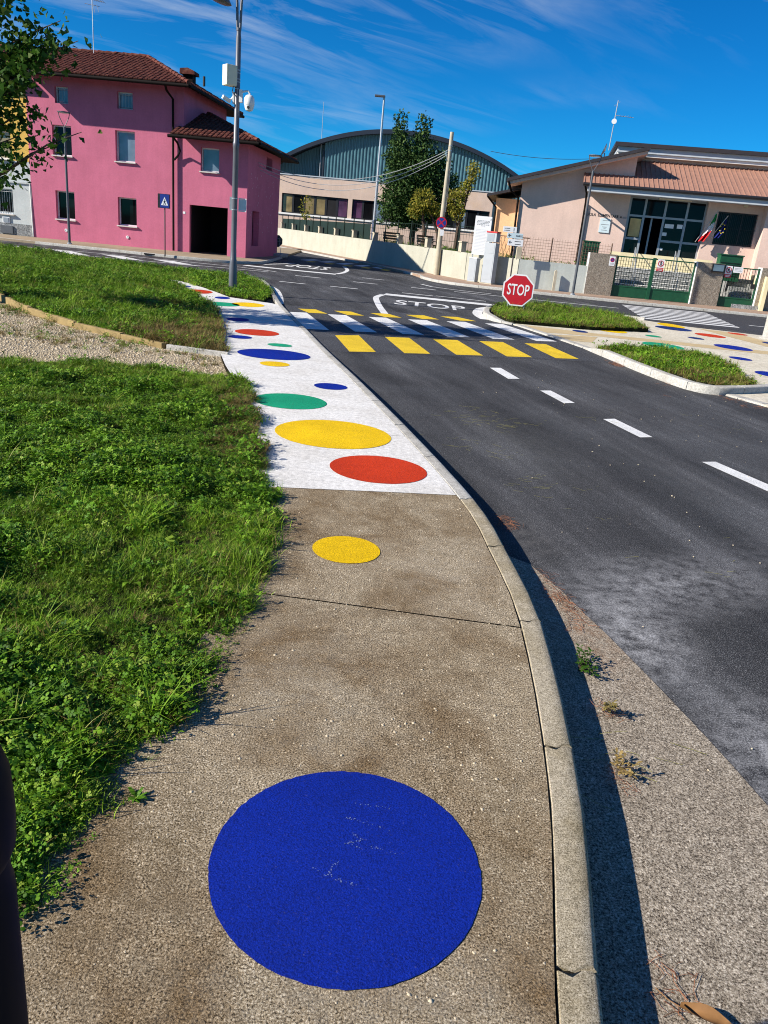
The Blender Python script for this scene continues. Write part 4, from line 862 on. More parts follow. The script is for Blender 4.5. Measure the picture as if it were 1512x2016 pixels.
# --- pink house
H0 = thing('pink_house', 'pink stuccoed two and a half storey house with brown tiled hip roof', 'house', (-10.4, 38.1, 0), R(-3.5))
W6 = {'w11': (-6.10, -5.48, 5.93, 6.62), 'w12': (-3.22, -2.50, 5.93, 6.62), 'w21': (-6.30, -5.40, 3.78, 5.04), 'w22': (-3.34, -2.43, 3.76, 5.04), 'w31': (-6.28, -5.37, 1.03, 2.27), 'w32': (-3.29, -2.40, 1.01, 2.24)}
AW = (0.62, 1.47, 3.67, 4.66); AG = (0.12, 1.92, 0.1, 2.2)
m = MB(); wall_open(m, -7.45, -0.16, 0.1, 7.15, list(W6.values()), 0.0, 0.24); wall_open(m, -0.16, 2.80, 0.1, 5.0, [AW], 0.0, 0.24) if False else wall_open(m, -0.16, 2.80, 0.1, 5.0, [AW, AG], 0.0, 0.24)
m.quad((-0.16, 0, 5.0), (-0.16, 6.6, 5.0), (-0.16, 6.6, 7.15), (-0.16, 0, 7.15)); m.quad((-7.45, 0, .1), (-7.45, 6.6, .1), (-7.45, 6.6, 7.15), (-7.45, 0, 7.15)); m.quad((-7.45, 6.6, .1), (2.8, 6.6, .1), (2.8, 6.6, 5.0), (-7.45, 6.6, 5.0)); m.quad((-7.45, 6.6, 5.0), (-.16, 6.6, 5.0), (-.16, 6.6, 7.15), (-7.45, 6.6, 7.15))
m.quad((-0.16, 6.6, .1), (-0.16, 0.3, .1), (-0.16, 0.3, 5), (-0.16, 6.6, 5))
m.build('wall', M_pink, H0, recalc=False)
# shaded right-hand wall of the low wing with a doorway and a small window
m = MB(); m.M = Matrix.Translation((2.80, 0, 0)) @ Matrix.Rotation(math.pi / 2, 4, 'Z'); wall_open(m, 0.0, 6.6, 0.1, 5.0, [(1.05, 2.4, 0.62, 2.2), (3.5, 4.75, 4.2, 4.76)], 0.0, 0.3)
m.build('side_wall', M_pink, H0, recalc=False)
box_part('side_recess', (2.38, 2.46, 1.0, 2.45, 0.6, 2.22), M_pink, H0); box_part('side_window', (2.46, 2.52, 3.5, 4.75, 4.2, 4.76), M_glass, H0)
for k, (key, q) in enumerate(W6.items()):
    small = key.startswith('w1'); window(H0, *q, 0.21, M_glass_pale if small or key == 'w22' else (M_glass_warm if False else M_glass), bars=5 if small else 0, sill=not small)
window(H0, *AW, 0.21, M_glass_pale)
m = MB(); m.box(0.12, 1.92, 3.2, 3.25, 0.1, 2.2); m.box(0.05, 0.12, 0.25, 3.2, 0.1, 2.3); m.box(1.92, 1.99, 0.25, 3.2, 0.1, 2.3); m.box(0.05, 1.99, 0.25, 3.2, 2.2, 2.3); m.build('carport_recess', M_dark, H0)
for k, (u, z) in enumerate(((-5.83, 0.55), (-2.85, 0.51))):
    v = MB(); v.M = Matrix.Translation((u, -0.002, z)) @ Matrix.Rotation(math.pi / 2, 4, 'X'); v.lathe([(0.07, 0), (0.07, 0.03), (0.04, 0.035), (0.04, 0.02)], n=14); v.build('vent_cover', M_whiteplas, H0)
box_part('number_plate', (-0.19, -0.08, -0.012, 0.0, 1.78, 1.88), M_signwhite, H0)
# main roof: front, right and back faces
ez, rz_ = 6.98, 8.57; fy, by = -1.05, 7.6; ryd = 3.27; e0, e1 = -7.5, 0.40; r1_ = -3.05
A, B, Cc, D = (e0, fy, ez), (e1, fy, ez), (r1_, ryd, rz_), (e0, ryd, rz_); E_ = (e1, by, ez); F_ = (e0, by, ez)
m = MB(); roof_face(m, [A, B, Cc, D], 0.12); roof_face(m, [B, E_, Cc], 0.12); roof_face(m, [E_, F_, D, Cc], 0.12); rf = m.build('roof', M_wooddark, H0)
tiles(rf, A, B, Cc, D); tiles(rf, B, E_, Cc, Cc); tiles(rf, E_, F_, D, Cc)
def ridge(parent, p, q):
    p, q = Vector(p), Vector(q); d = q - p; k = max(2, int(d.length / 0.4)); mm = MB()
    for i in range(k): a = p + d * (i / k); b = p + d * ((i + 1.1) / k); mm.tube([a + Vector((0, 0, .07)), b + Vector((0, 0, .055))], [0.1, 0.085], 8)
    o = mm.build('ridge_tiles', M_tile, parent); o['kind'] = 'stuff'
ridge(rf, D, Cc); ridge(rf, B, Cc); ridge(rf, E_, Cc)
ch = MB(); ch.box(-1.38, -0.92, 3.4, 3.9, 7.2, 8.05); ch.build('chimney', M_gutter, rf); cm = MB(); cm.prism_xz([(-1.52, 8.05), (-0.78, 8.05), (-0.80, 8.2), (-1.12, 8.32), (-1.50, 8.28)], 3.28, 4.02); cm.build('chimney_cap', M_tile, rf)
MB().tube([(-0.35, 3.4, 7.6), (-0.35, 3.4, 8.02)], 0.06, 10).build('flue', M_black, rf)
def gutter_line(parent, pts, r=0.075): MB().tube(pts, r, 10).build('gutter', M_gutter, parent, smooth=True)
gutter_line(H0, [(e0, fy - 0.06, ez - 0.06), (e1 + .03, fy - 0.06, ez - 0.06)]); gutter_line(H0, [(e1 + 0.06, fy - 0.02, ez - 0.06), (e1 + 0.06, by, ez - 0.06)])
MB().tube([(-0.62, fy - .04, ez - .1), (-0.62, fy + .15, ez - .28), (-0.62, -0.12, ez - .5), (-0.60, -0.12, 0.12)], 0.05, 8).build('downpipe', M_gutter, H0, smooth=True)
MB().tube([(-0.30, -1.0, 4.88), (-0.22, -0.7, 4.7), (-0.26, -0.2, 4.42), (-0.40, -0.13, 4.2), (-0.56, -0.13, 4.02)], 0.045, 8).build('downpipe', M_gutter, H0, smooth=True)
# wing roof
wz = 4.98; wt = 6.3; wl, wr = -0.45, 3.5; wf, wb = -1.05, 7.4; wy = 2.7
A, B, Cc, D = (wl, wf, wz), (wr, wf, wz), (0.1, wy, wt), (wl, wy, wt)
m = MB(); roof_face(m, [A, B, Cc, D], 0.12); E_ = (wr, wb, wz); roof_face(m, [B, E_, Cc], 0.12); roof_face(m, [E_, (wl, wb, wz), D, Cc], 0.12); wrf = m.build('wing_roof', M_wooddark, H0)
tiles(wrf, A, B, Cc, D); tiles(wrf, B, E_, Cc, Cc); ridge(wrf, B, Cc); gutter_line(wrf, [(wl - .05, wf - .06, wz - .06), (wr + .05, wf - .06, wz - .06)]); gutter_line(wrf, [(wr + .06, wf - .02, wz - .06), (wr + .06, wb, wz - .06)])
m = MB(); random.seed(5)
for _ in range(60):                                    # small pale drips on the shaded side wall
    y, z = random.uniform(.4, 5.2), random.uniform(1.2, 3.8); l = random.uniform(.02, .08); m.box(2.801, 2.804, y, y + .016, z, z + l)
so = m.build('paint_drips', M_whitecap, H0); so['kind'] = 'stuff'
AN = thing('roof_antenna', 'television antenna mast on the pink house roof', 'antenna', (-15.7, 41.2, 8.5), 0)
MB().tube([(0, 0, 0), (0, 0, 2.3)], 0.022, 6).build('mast', M_galv, AN); m = MB(); m.tube([(-.1, 0, 2.2), (.55, 0, 2.12)], .012, 5)
for k in range(6): x = .05 + k * .1; m.tube([(x, -.25, 2.18 - .01 * k), (x, .25, 2.18 - .01 * k)], .008, 4)
m.build('aerial', M_galv, AN); m = MB(); m.tube([(-.35, 0, 2.0), (.3, .1, 1.95)], .012, 5); m.tube([(.2, 0, 2.0), (.3, 0, 1.7)], .01, 4); m.tube([(.05, 0, 2.0), (.12, 0, 1.65)], .01, 4); m.build('lower_aerial', M_galv, AN)

# --- house left of it, yellow above and grey below
H1 = thing('yellow_grey_house', 'house with yellow upper wall and grey lower wall at left picture edge', 'house', (-10.4, 38.1, 0), R(-3.5))
m = MB(); wall_open(m, -16, -7.47, 0.62, 3.38, [(-9.5, -8.40, 1.03, 2.13)], 0.06, 0.22); m.build('lower_wall', M_greyst, H1, recalc=False); MB().quad((-16, 6.6, .1), (-7.47, 6.6, .1), (-7.47, 6.6, 7), (-16, 6.6, 7)).build('back_wall', M_greyst, H1, recalc=False)
m = MB(); wall_open(m, -16, -7.47, 3.38, 7.1, [(-9.4, -8.34, 3.42, 4.6), (-9.5, -8.6, 5.6, 6.4)], 0.05, 0.2); m.build('upper_wall', M_yellowst, H1, recalc=False)
box_part('plinth', (-16, -7.47, 0.02, 0.5, 0.1, 0.62), M_plinth, H1); box_part('string_course', (-16, -7.55, 0.0, 0.2, 2.42, 2.50), M_greyst, H1)
MB().tube([(-7.5, 0.0, 2.48), (-7.45, -0.03, 0.12)], 0.03, 8).build('downpipe', M_whitecap, H1)
window(H1, -9.5, -8.40, 1.03, 2.13, 0.24, M_glass, bars=9); window(H1, -9.4, -8.34, 3.42, 4.6, 0.24, M_glass_warm); window(H1, -9.5, -8.6, 5.6, 6.4, 0.22, M_glass, sill=False)
m = MB(); m.box(-8.95, -8.60, -0.0, 0.05, 0.62, 0.90); m.build('meter_box', M_frame_w, H1); box_part('meter_door', (-8.90, -8.65, -0.02, 0.0, 0.66, 0.86), M_alu, H1); box_part('cellar_vent', (-9.05, -8.45, -0.05, 0.02, 0.16, 0.5), M_darkgrey, H1)
A, B, Cc, D = (-16, -0.5, 6.95), (-7.52, -0.5, 6.95), (-7.52, 3.27, 8.5), (-16, 3.27, 8.5); m = MB(); roof_face(m, [A, B, Cc, D]); roof_face(m, [(-7.52, 7.2, 6.9), (-16, 7.2, 6.9), D, Cc]); rf = m.build('roof', M_wooddark, H1); tiles(rf, A, B, Cc, D); ridge(rf, D, Cc)

# --- sports hall behind the wall
G0 = thing('sports_hall', 'large sports hall with arched roof and teal ribbed cladding', 'hall', (-11, 78, 0), R(-7))
WB = [(-1.4, 4.95), (5.35, 11.4), (11.9, 18.1)]
m = MB(); wall_open(m, -1.77, 18.3, 0.9, 6.15, [(a, b, 2.85, 4.55) for a, b in WB], 0.0, 0.3); m.quad((-1.77, 0, .9), (-1.77, 8, .9), (-1.77, 8, 6.15), (-1.77, 0, 6.15)); m.quad((18.3, 0, .9), (18.3, 8, .9), (18.3, 8, 6.15), (18.3, 0, 6.15)); m.quad((-1.77, 0, 6.15), (18.3, 0, 6.15), (18.3, 8, 6.15), (-1.77, 8, 6.15)); m.build('front_wall', M_gymst, G0, recalc=False)
box_part('parapet_cap', (-1.85, 18.4, -0.06, 0.3, 6.152, 6.24), M_fascia, G0); box_part('sill_band', (-1.8, 18.3, -0.12, -0.003, 2.70, 2.85), M_whitecap, G0)
box_part('lower_band', (-1.75, 18.28, -0.004, 0.0, 0.9, 2.69), M_gymst, G0)
gm = [M_glass_warm, M_glass, M_glass_warm, M_glass_warm, M_dark, M_glass_mauve, M_glass_mauve, M_glass, M_glass_pale, M_glass_mauve, M_glass_mauve, M_dark, M_glass_mauve, M_glass, M_glass, M_glass_pale, M_glass, M_glass]; kk = 0
for a, b in WB:
    n = 6; st = (b - a) / n
    for k in range(n): window(G0, a + k * st, a + (k + 1) * st - 0.01, 2.86, 4.54, 0.2, gm[kk], M_black, sill=False, fw_=0.09); kk += 1
def arch(u): return math.sqrt(24.0 ** 2 - (u - 8.3) ** 2) - 12.75
m = MB(); us = np.arange(0.5, 21.9, 0.34)               # ribbed end wall under the arch
for side, y0 in ((us, 8.2),):
    for u in side:
        b = u + 0.34; pr = [(u, 0), (u + .07, -.09), (u + .17, -.09), (u + .24, 0), (b, 0)]
        for (p, q), (r_, t_) in zip(pr, pr[1:]): m.quad((p, y0 + q, 5.5), (r_, y0 + t_, 5.5), (r_, y0 + t_, max(5.6, arch(r_))), (p, y0 + q, max(5.6, arch(p))))
m.M = None; clad = m.build('cladding', M_teal, G0, recalc=False)
m = MB()
for u in np.arange(-5.6, 0.45, 0.34):
    b = u + 0.34; pr = [(u, 0), (u + .07, -.09), (u + .17, -.09), (u + .24, 0), (b, 0)]
    for (p, q), (r_, t_) in zip(pr, pr[1:]): m.quad((p, 9.4 + q, 3.5), (r_, 9.4 + t_, 3.5), (r_, 9.4 + t_, max(3.6, arch(r_))), (p, 9.4 + q, max(3.6, arch(p))))
m.build('set_back_cladding', M_teal, G0, recalc=False); box_part('cladding_corner', (0.36, 0.52, 8.05, 9.5, 5.5, 9.2), M_tealdark, G0)
m = MB(); uu = np.linspace(-5.6, 22.2, 40)
for a, b in zip(uu, uu[1:]): m.quad((a, 7.5, arch(a) + .25), (b, 7.5, arch(b) + .25), (b, 34, arch(b) + .25), (a, 34, arch(a) + .25))
m.build('barrel_roof', M_gymroof, G0, recalc=False, smooth=True); m = MB()
for a, b in zip(uu, uu[1:]): m.add([(a, 7.45, arch(a) - .1), (b, 7.45, arch(b) - .1), (b, 7.45, arch(b) + .3), (a, 7.45, arch(a) + .3), (a, 8.1, arch(a) - .1), (b, 8.1, arch(b) - .1), (b, 8.1, arch(b) + .3), (a, 8.1, arch(a) + .3)], [(0, 1, 2, 3), (4, 7, 6, 5), (0, 4, 5, 1), (3, 2, 6, 7)])
m.build('arch_trim', M_tealdark, G0, recalc=False)
box_part('side_wall', (-5.6, -5.4, 9.5, 34, 0.9, arch(-5.5)), M_teal, G0); box_part('side_wall', (22.0, 22.2, 8.2, 34, 0.9, arch(22.0)), M_teal, G0); box_part('back_filler', (-5.4, 22.0, 33.5, 33.9, .9, 7.0), M_teal, G0)
MA = thing('lightning_mast', 'thin metal mast standing in front of the arched hall', 'mast', (-9.9, 86.2, 0), 0); MB().tube([(0, 0, 6.1), (0, 0, 13.6)], [0.05, 0.02], 6).build('rod', M_galv, MA); box_part('foot', (-.15, .15, -.15, .15, 6.0, 6.5), M_galv, MA)

# --- school
S0 = thing('school', 'pale rose school with brown sheet roof, glazed entrance and lettering', 'school', (8.5, 39.5, 0), R(-10))
vz = lambda u: 4.60 + 0.286 * (u + 4.1)
m = MB(); m.add([(-3.5, 0, .1), (1.55, 0, .1), (1.55, 0, vz(1.55)), (-3.5, 0, vz(-3.5))], [(0, 1, 2, 3)]); m.quad((-3.5, 0, .1), (-3.5, 8, .1), (-3.5, 8, vz(-3.5)), (-3.5, 0, vz(-3.5))); m.quad((1.55, 0, .1), (1.55, 8, .1), (1.55, 8, vz(1.55)), (1.55, 0, vz(1.55)))
m.build('gable_wall', M_school, S0, recalc=False)
m = MB(); m.add([(-4.2, -.85, vz(-4.2) + .0), (1.95, -.85, vz(1.95)), (1.95, 8, vz(1.95)), (-4.2, 8, vz(-4.2)), (-4.2, -.85, vz(-4.2) + .14), (1.95, -.85, vz(1.95) + .14), (1.95, 8, vz(1.95) + .14), (-4.2, 8, vz(-4.2) + .14)], [(0, 3, 2, 1), (4, 5, 6, 7), (0, 1, 5, 4), (1, 2, 6, 5), (2, 3, 7, 6), (3, 0, 4, 7)]); m.build('gable_roof', M_verge, S0)
m = MB(); m.prism_xz([(-4.15, vz(-4.15) - .14), (1.9, vz(1.9) - .14), (1.9, vz(1.9) - .004), (-4.15, vz(-4.15) - .004)], -.70, 7.9); m.build('gable_soffit', M_school, S0)
wall_r = MB(); wall_open(wall_r, 5.05, 7.5, 0.1, 4.75, [(5.55, 7.27, 2.68, 4.1)], 0.0, 0.22); wall_r.quad((5.05, 0, .1), (5.05, .5, .1), (5.05, .5, 4.75), (5.05, 0, 4.75)); wall_r.build('right_wall', M_school, S0, recalc=False)
m = MB(); m.box(7.45, 11.5, -0.75, 6, 0.1, 4.72); m.build('projecting_wall', M_school, S0)
w = window(S0, 5.55, 7.27, 2.68, 4.1, 0.2, M_glass, M_black, sill=False, mull=(6.1, 6.65), bars=0); g = MB()
for k in range(22): g.tube([(5.6 + k * .077, -.02, 2.7), (5.6 + k * .077, -.02, 4.08)], .008, 4)
for z in (2.75, 3.4, 4.04): g.tube([(5.52, -.02, z), (7.3, -.02, z)], .01, 4)
go = g.build('grille', M_black, w); go['kind'] = 'stuff'
# entrance glazing
FR = [1.62, 2.32, 3.24, 4.22, 5.03]; m = MB()
for u in FR: m.box(u - .05, u + .05, .28, .38, 1.3, 4.45)
for z in (1.32, 3.62, 4.42): m.box(1.6, 5.04, .29, .37, z - .04, z + .05)
m.box(1.62, 2.32, .29, .37, 2.56, 2.66); m.box(3.24, 5.03, .29, .37, 2.56, 2.66); m.box(2.7, 2.78, .6, .68, 1.32, 3.6)
en = m.build('entrance_frame', M_alu, S0)
pn = [M_glass, M_glass, M_glass, M_glass]
for k in range(4):
    a, b = FR[k] + .05, FR[k + 1] - .05; box_part('pane', (a, b, .33, .34, 3.67, 4.38), M_glass, en)
    if k == 1: continue                                # open door bay
    box_part('pane', (a, b, .33, .34, 2.66, 3.58), M_glass, en); box_part('pane', (a, b, .33, .34, 1.36, 2.56), M_glass, en)
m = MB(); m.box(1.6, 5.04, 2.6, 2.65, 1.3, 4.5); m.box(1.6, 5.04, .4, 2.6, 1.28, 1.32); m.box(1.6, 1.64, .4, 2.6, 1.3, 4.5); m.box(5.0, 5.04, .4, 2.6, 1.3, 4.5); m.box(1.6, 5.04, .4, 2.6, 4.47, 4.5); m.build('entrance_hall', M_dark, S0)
box_part('display_panel', (1.75, 2.25, .315, .327, 2.7, 3.5), pm('yellow_poster', (.62, .46, .2), .7, .2, 3), en)
for q in ((3.35, 3.75, 3.2, 3.38), (3.9, 4.15, 3.22, 3.4), (3.3, 3.5, 2.85, 3.0), (3.28, 3.45, 2.2, 2.3)): box_part('paper_notice', (q[0], q[1], .315, .325, q[2], q[3]), M_signwhite, en)
box_part('strip_light', (2.85, 4.3, .05, .15, 4.40, 4.46), M_creamplas, S0)
# canopy roof with its ribs
cz0, cz1, cy0, cy1 = 4.72, 6.22, -1.5, 2.6; c0, c1 = -0.72, 11.6
def cslab(u0, u1, y0, y1, off, th):
    f = lambda y: cz0 + (cz1 - cz0) * (y - cy0) / (cy1 - cy0) + off
    return MB().add([(u0, y0, f(y0) - th), (u1, y0, f(y0) - th), (u1, y1, f(y1) - th), (u0, y1, f(y1) - th), (u0, y0, f(y0)), (u1, y0, f(y0)), (u1, y1, f(y1)), (u0, y1, f(y1))], [(0, 3, 2, 1), (4, 5, 6, 7), (0, 1, 5, 4), (1, 2, 6, 5), (2, 3, 7, 6), (3, 0, 4, 7)])
cr = cslab(1.57, c1, cy0, cy1, 0, .06).build('canopy_roof', M_roofbrown, S0); cslab(c0, 1.565, cy0, -0.01, 0, .06).build('canopy_roof_end', M_roofbrown, cr)
rib_l = cslab(-.02, .02, cy0 - .02, cy1, .035, .03).mesh('rib', M_roofbrown); rib_s = cslab(-.02, .02, cy0 - .02, -0.02, .035, .03).mesh('rib', M_roofbrown)
for k in range(57):
    u = -0.68 + k * 0.216
    o = obj('rib', rib_s if u < 1.6 else rib_l, cr); o.location.x = u
MB().tube([(c0, cy0 - .06, cz0 - .05), (c1, cy0 - .06, cz0 - .05)], .075, 8).build('gutter', M_black, S0); box_part('fascia', (c0 + .25, c1, cy0 + .02, cy0 + .10, 4.40, 4.60), M_fascia, S0); box_part('porch_ceiling', (c0 + .25, c1, cy0 + .1, .27, 4.45, 4.53), M_fascia, S0)
m = MB(); m.box(1.57, c1, 2.62, 7, 4.6, 6.5); m.build('upper_wall', M_school, S0); box_part('upper_fascia', (.7, c1, 2.1, 7.3, 6.5, 6.74), M_fascia, S0); box_part('upper_fascia_lower', (.72, c1, 2.2, 7.3, 6.36, 6.497), M_whitecap, S0); box_part('upper_roof_edge', (.55, c1, 1.95, 7.5, 6.742, 6.92), M_verge, S0)
MB().tube([(-.62, cy0 - .02, cz0 - .1), (-.5, -1.2, 4.3), (-.45, -.12, 4.0), (-.44, -.1, .12)], .045, 8).build('downpipe', M_gutter, S0, smooth=True); MB().tube([(-4.1, -.8, 4.55), (-3.95, -.5, 4.2), (-3.6, -.1, 3.95), (-3.52, -.08, .12)], .05, 8).build('downpipe', M_gutter, S0, smooth=True)
text_part('wall_lettering', 'SCUOLA  ELEMENTARE', 0.185, M_ink, S0, (0.33, -.004, 3.49), xs=0.86); text_part('wall_lettering', 'E. M', 0.13, M_ink, S0, (1.21, -.004, 3.475), xs=.9)
m = MB(); [m.box(1.36 + k * .045, 1.39 + k * .045, -.008, -.001, 3.43, 3.52) for k in range(4)]; m.build('faded_lettering', M_ink2, S0)
pl = box_part('plaque', (.36, .84, -.05, -.002, 2.74, 3.37), M_plaque, S0)
m = MB(); [m.box(.42 + o_, .42 + o_ + l, -.054, -.0505, z, z + .022) for o_, l, z in ((.05, .28, 3.27), (.0, .36, 3.09), (.08, .2, 2.98), (.14, .1, 2.93), (.05, .26, 2.84))]; m.build('plaque_print', M_ink2, pl)
box_part('wall_lamp', (6.55, 6.72, -.14, -.002, 4.36, 4.5), M_creamplas, S0)
# small peach block at its left
m = MB(); m.box(-4.75, -3.45, 1.6, 6, 0.1, 3.95); m.build('peach_block', M_peach, S0); m = MB(); m.prism_xz([(-5.2, 3.95), (-3.52, 4.4), (-3.52, 4.52), (-5.2, 4.07)], 1.0, 6.2); m.build('peach_block_roof', M_verge, S0); MB().tube([(-5.15, 1.0, 3.95), (-4.9, 1.3, 3.7), (-4.72, 1.5, 3.5), (-4.7, 1.5, .1)], .045, 8).build('downpipe', M_gutter, S0)
# steps up to the entrance
m = MB()
for k in range(7): m.box(1.3, 5.3, -3.2 + k * .34, -0.9, .1 + k * .17, .26 + k * .17)
m.box(1.3, 5.3, -0.9, .3, .1, 1.3); m.build('entrance_steps', M_plinth, S0)
for k in range(7): box_part('step_nosing', (1.3, 5.3, -3.23 + k * .34, -2.98 + k * .34, .262 + k * .17, .282 + k * .17), M_whitecap, S0)
m = MB(); m.box(1.0, 5.6, -.86, -.8, 1.32, 1.95); m.build('landing_parapet', M_cream, S0)
for u in (2.1, 3.9):
    m = MB(); m.tube([(u, -3.3, .1), (u, -3.3, 1.0), (u, -.95, 2.2), (u, -.95, 1.2)], .022, 6); m.tube([(u, -2.2, .6), (u, -2.2, 1.55)], .018, 6); m.build('handrail', M_galv, S0)
m = MB()
for k in range(7): m.box(6.3, 7.4, -3.4 + k * .34, -.5, .1 + k * .17, .265 + k * .17)
m.build('side_steps', M_plinth, S0); box_part('side_step_wall', (7.4, 7.55, -3.6, -.6, .1, 1.5), M_cream, S0)
# roof aerial and dish on the school
AE = thing('school_antenna', 'antenna mast with small round dish on the school roof', 'antenna', (9.3, 42.2, 6.6), R(-10)); MB().tube([(0, 0, 0), (.05, 0, 2.2)], .025, 6).build('mast', M_galv, AE); m = MB(); m.tube([(.04, 0, 1.55), (.9, 0, 1.5)], .014, 5); m.tube([(-.1, 0, 1.95), (.15, 0, 2.15)], .012, 4); [m.tube([(.15 + k * .12, -.2, 1.55), (.15 + k * .12, .2, 1.55)], .008, 4) for k in range(6)]; m.build('aerial', M_galv, AE); m = MB(); m.disc_xz(.02, 1.28, .12, -.05, d=.03); m.build('dish', M_whiteplas, AE)
DI = thing('satellite_dish', 'large white satellite dish seen edge-on at the school roof verge', 'dish', (9.0, 41.6, 6.0), R(-100)); m = MB(); m.M = Matrix.Translation((0, 0, .5)) @ Matrix.Rotation(R(70), 4, 'X'); m.lathe([(.0, 0.0), (.16, .03), (.34, .10), (.345, .10), (.16, .015), (0, -.02)], n=20); m.build('bowl', M_whiteplas, DI, smooth=True); MB().tube([(0, 0, -.4), (0, 0, .4)], .03, 6).build('bracket', M_galv, DI)

# flags
def flag(name, label, loc, rz, stripes, L_, drop, tilt):
    t = thing(name, label, 'flag', loc, rz); m = MB(); rows = 14; cols = 12; vs = []
    for i in range(rows + 1):
        for j in range(cols + 1):
            f, g_ = j / cols, i / rows; w_ = L_ * (0.10 + .30 * g_ - .08 * g_ ** 3)
            vs.append((tilt * (1 - g_) * 0.35 + (f - .5) * w_ - .25 * g_ * g_, .09 * math.sin(f * 9 + g_ * 3) * (0.3 + g_), -g_ * drop - .12 * (f - .5) ** 2 - .10 * f * (1 - g_)))
    ms = [s_ for s_ in stripes]; W = cols + 1; fs = []; mi = []
    for i in range(rows):
        for j in range(cols): fs.append((i * W + j, i * W + j + 1, (i + 1) * W + j + 1, (i + 1) * W + j)); mi.append(min(len(ms) - 1, int((i + .5 + (j - cols / 2) * .25) / rows * len(ms)) if len(ms) > 1 else 0))
    m.add(vs, fs); m.m = [max(0, q) for q in mi]; m.build('cloth', ms, t, smooth=True, recalc=False)
    MB().tube([(-.45, .25, -1.05 * drop), (tilt * .35 + .03, -.03, .12)], .014, 6).build('staff', M_galv, t); return t
flag('italian_flag', 'green, white and red flag hanging beside the entrance', (13.55, 38.15, 4.0), R(-10), [M_flag_g, M_flag_w, M_flag_r], .75, 1.25, .55)
fl = flag('european_flag', 'blue flag with yellow stars hanging before the barred window', (14.15, 38.0, 3.8), R(-10), [M_flag_b], .55, .85, .1)
m = MB()
for k in range(7): a = k * .9; m.M = Matrix.Translation((.1 * math.cos(a) - .08, -.12, -.45 + .2 * math.sin(a))); m.disc_xz(0, 0, .028, 0, n=5)
m.build('stars', M_flag_y, fl)

# ------------------------------------------------------------------ walls, fence and gates
def wall_seg(name, p0, p1, z0a, z0b, t, mat, label, cap=None, out=1):
    a, b = Vector((*p0, 0)), Vector((*p1, 0)); d = (b - a).normalized(); n = Vector((d.y, -d.x, 0)) * -t * out
    T = thing(name, label, 'wall', (p0[0], p0[1], 0)); q = [a - a, b - a, b - a + n, n]
    m = MB(); m.add([(v.x, v.y, 0.02) for v in q] + [(q[0].x, q[0].y, z0a), (q[1].x, q[1].y, z0b), (q[2].x, q[2].y, z0b), (q[3].x, q[3].y, z0a)], [(0, 3, 2, 1), (4, 5, 6, 7), (0, 1, 5, 4), (1, 2, 6, 5), (2, 3, 7, 6), (3, 0, 4, 7)])
    m.build('wall', mat, T); return T
W1 = wall_seg('boundary_wall', (-11.7, 72.3), (2.62, 37.1), 1.45, 1.28, .25, M_creamw, 'long cream boundary wall running back along the side street', out=1)
W2 = wall_seg('boundary_wall', (2.64, 37.05), (4.72, 35.02), 1.28, 1.26, .25, M_creamw, 'short bright cream wall behind the grey cabinets', out=1)
W3 = wall_seg('boundary_wall', (4.75, 35.03), (7.66, 35.03), 1.25, 1.24, .25, M_greyw, 'low grey-green wall between sign post and gate pillar', out=1)
# concrete stubs and screen along the long wall
D1 = (Vector((2.62, 37.1, 0)) - Vector((-11.7, 72.3, 0))); ln1 = D1.length; D1.normalize()
FN = thing('wall_fence', 'dark green fence standing on the cream boundary wall', 'fence', (-11.7, 72.3, 0)); nrm = Vector((-D1.y, D1.x, 0))
for k in range(10):
    s_ = 1.2 + k * 4.0; c = D1 * s_ + nrm * .12; zt = 1.45 - .17 * s_ / ln1; m = MB(); m.M = Matrix.Translation((c.x, c.y, 0)) @ Matrix.Rotation(math.atan2(D1.y, D1.x), 4, 'Z'); m.box(-.16, .16, -.12, .12, zt - .02, zt + .42); m.box(-.19, .19, -.15, .15, zt + .42, zt + .47); m.build('concrete_stub', M_concpost, FN)
for k in range(19):
    s_ = .3 + k * 2.0; c = D1 * s_ + nrm * .33; zt = 1.0; MB().tube([(c.x, c.y, zt), (c.x, c.y, zt + 1.55)], .035, 6).build('fence_post', M_darkgreen, FN)
a, b = D1 * .3 + nrm * .36, D1 * 23.5 + nrm * .36; m = MB(); m.add([(a.x, a.y, 1.0), (b.x, b.y, 1.0), (b.x, b.y, 2.25), (a.x, a.y, 2.25), (a.x + .02, a.y + .02, 1.0), (b.x + .02, b.y + .02, 1.0), (b.x + .02, b.y + .02, 2.25), (a.x + .02, a.y + .02, 2.25)], [(0, 1, 2, 3), (4, 7, 6, 5), (3, 2, 6, 7), (0, 4, 5, 1), (0, 3, 7, 4), (1, 5, 6, 2)]); m.build('screen', M_darkgreen, FN)
m = MB()
for z in (1.35, 1.7, 2.05, 2.4): p, q = D1 * 23.5 + nrm * .36, D1 * (ln1 - .2) + nrm * .36; m.tube([(p.x, p.y, z), (q.x, q.y, z)], .012, 4)
for k in range(48): p = D1 * (23.5 + k * .3) + nrm * .36; m.tube([(p.x, p.y, 1.1), (p.x, p.y, 2.42)], .006, 3)
so = m.build('wire_mesh', M_darkgreen, FN); so['kind'] = 'stuff'
# rusty wire fence above the grey-green wall
RF = thing('wire_fence', 'rusty wire mesh fence above the grey-green wall', 'fence', (4.75, 35.2, 0)); m = MB()
for k in range(34): m.tube([(k * .115, 0, 1.2), (k * .115, 0, 2.2)], .006, 3)
for z in np.arange(1.3, 2.21, .115): m.tube([(0, 0, z), (3.8, 0, z)], .006, 3)
so = m.build('wire_mesh', M_rust, RF); so['kind'] = 'stuff'
for x in (0, 1.3, 2.6, 3.85): MB().tube([(x, .03, 1.0), (x, .03, 2.24)], .025, 6).build('fence_post', M_rust, RF)
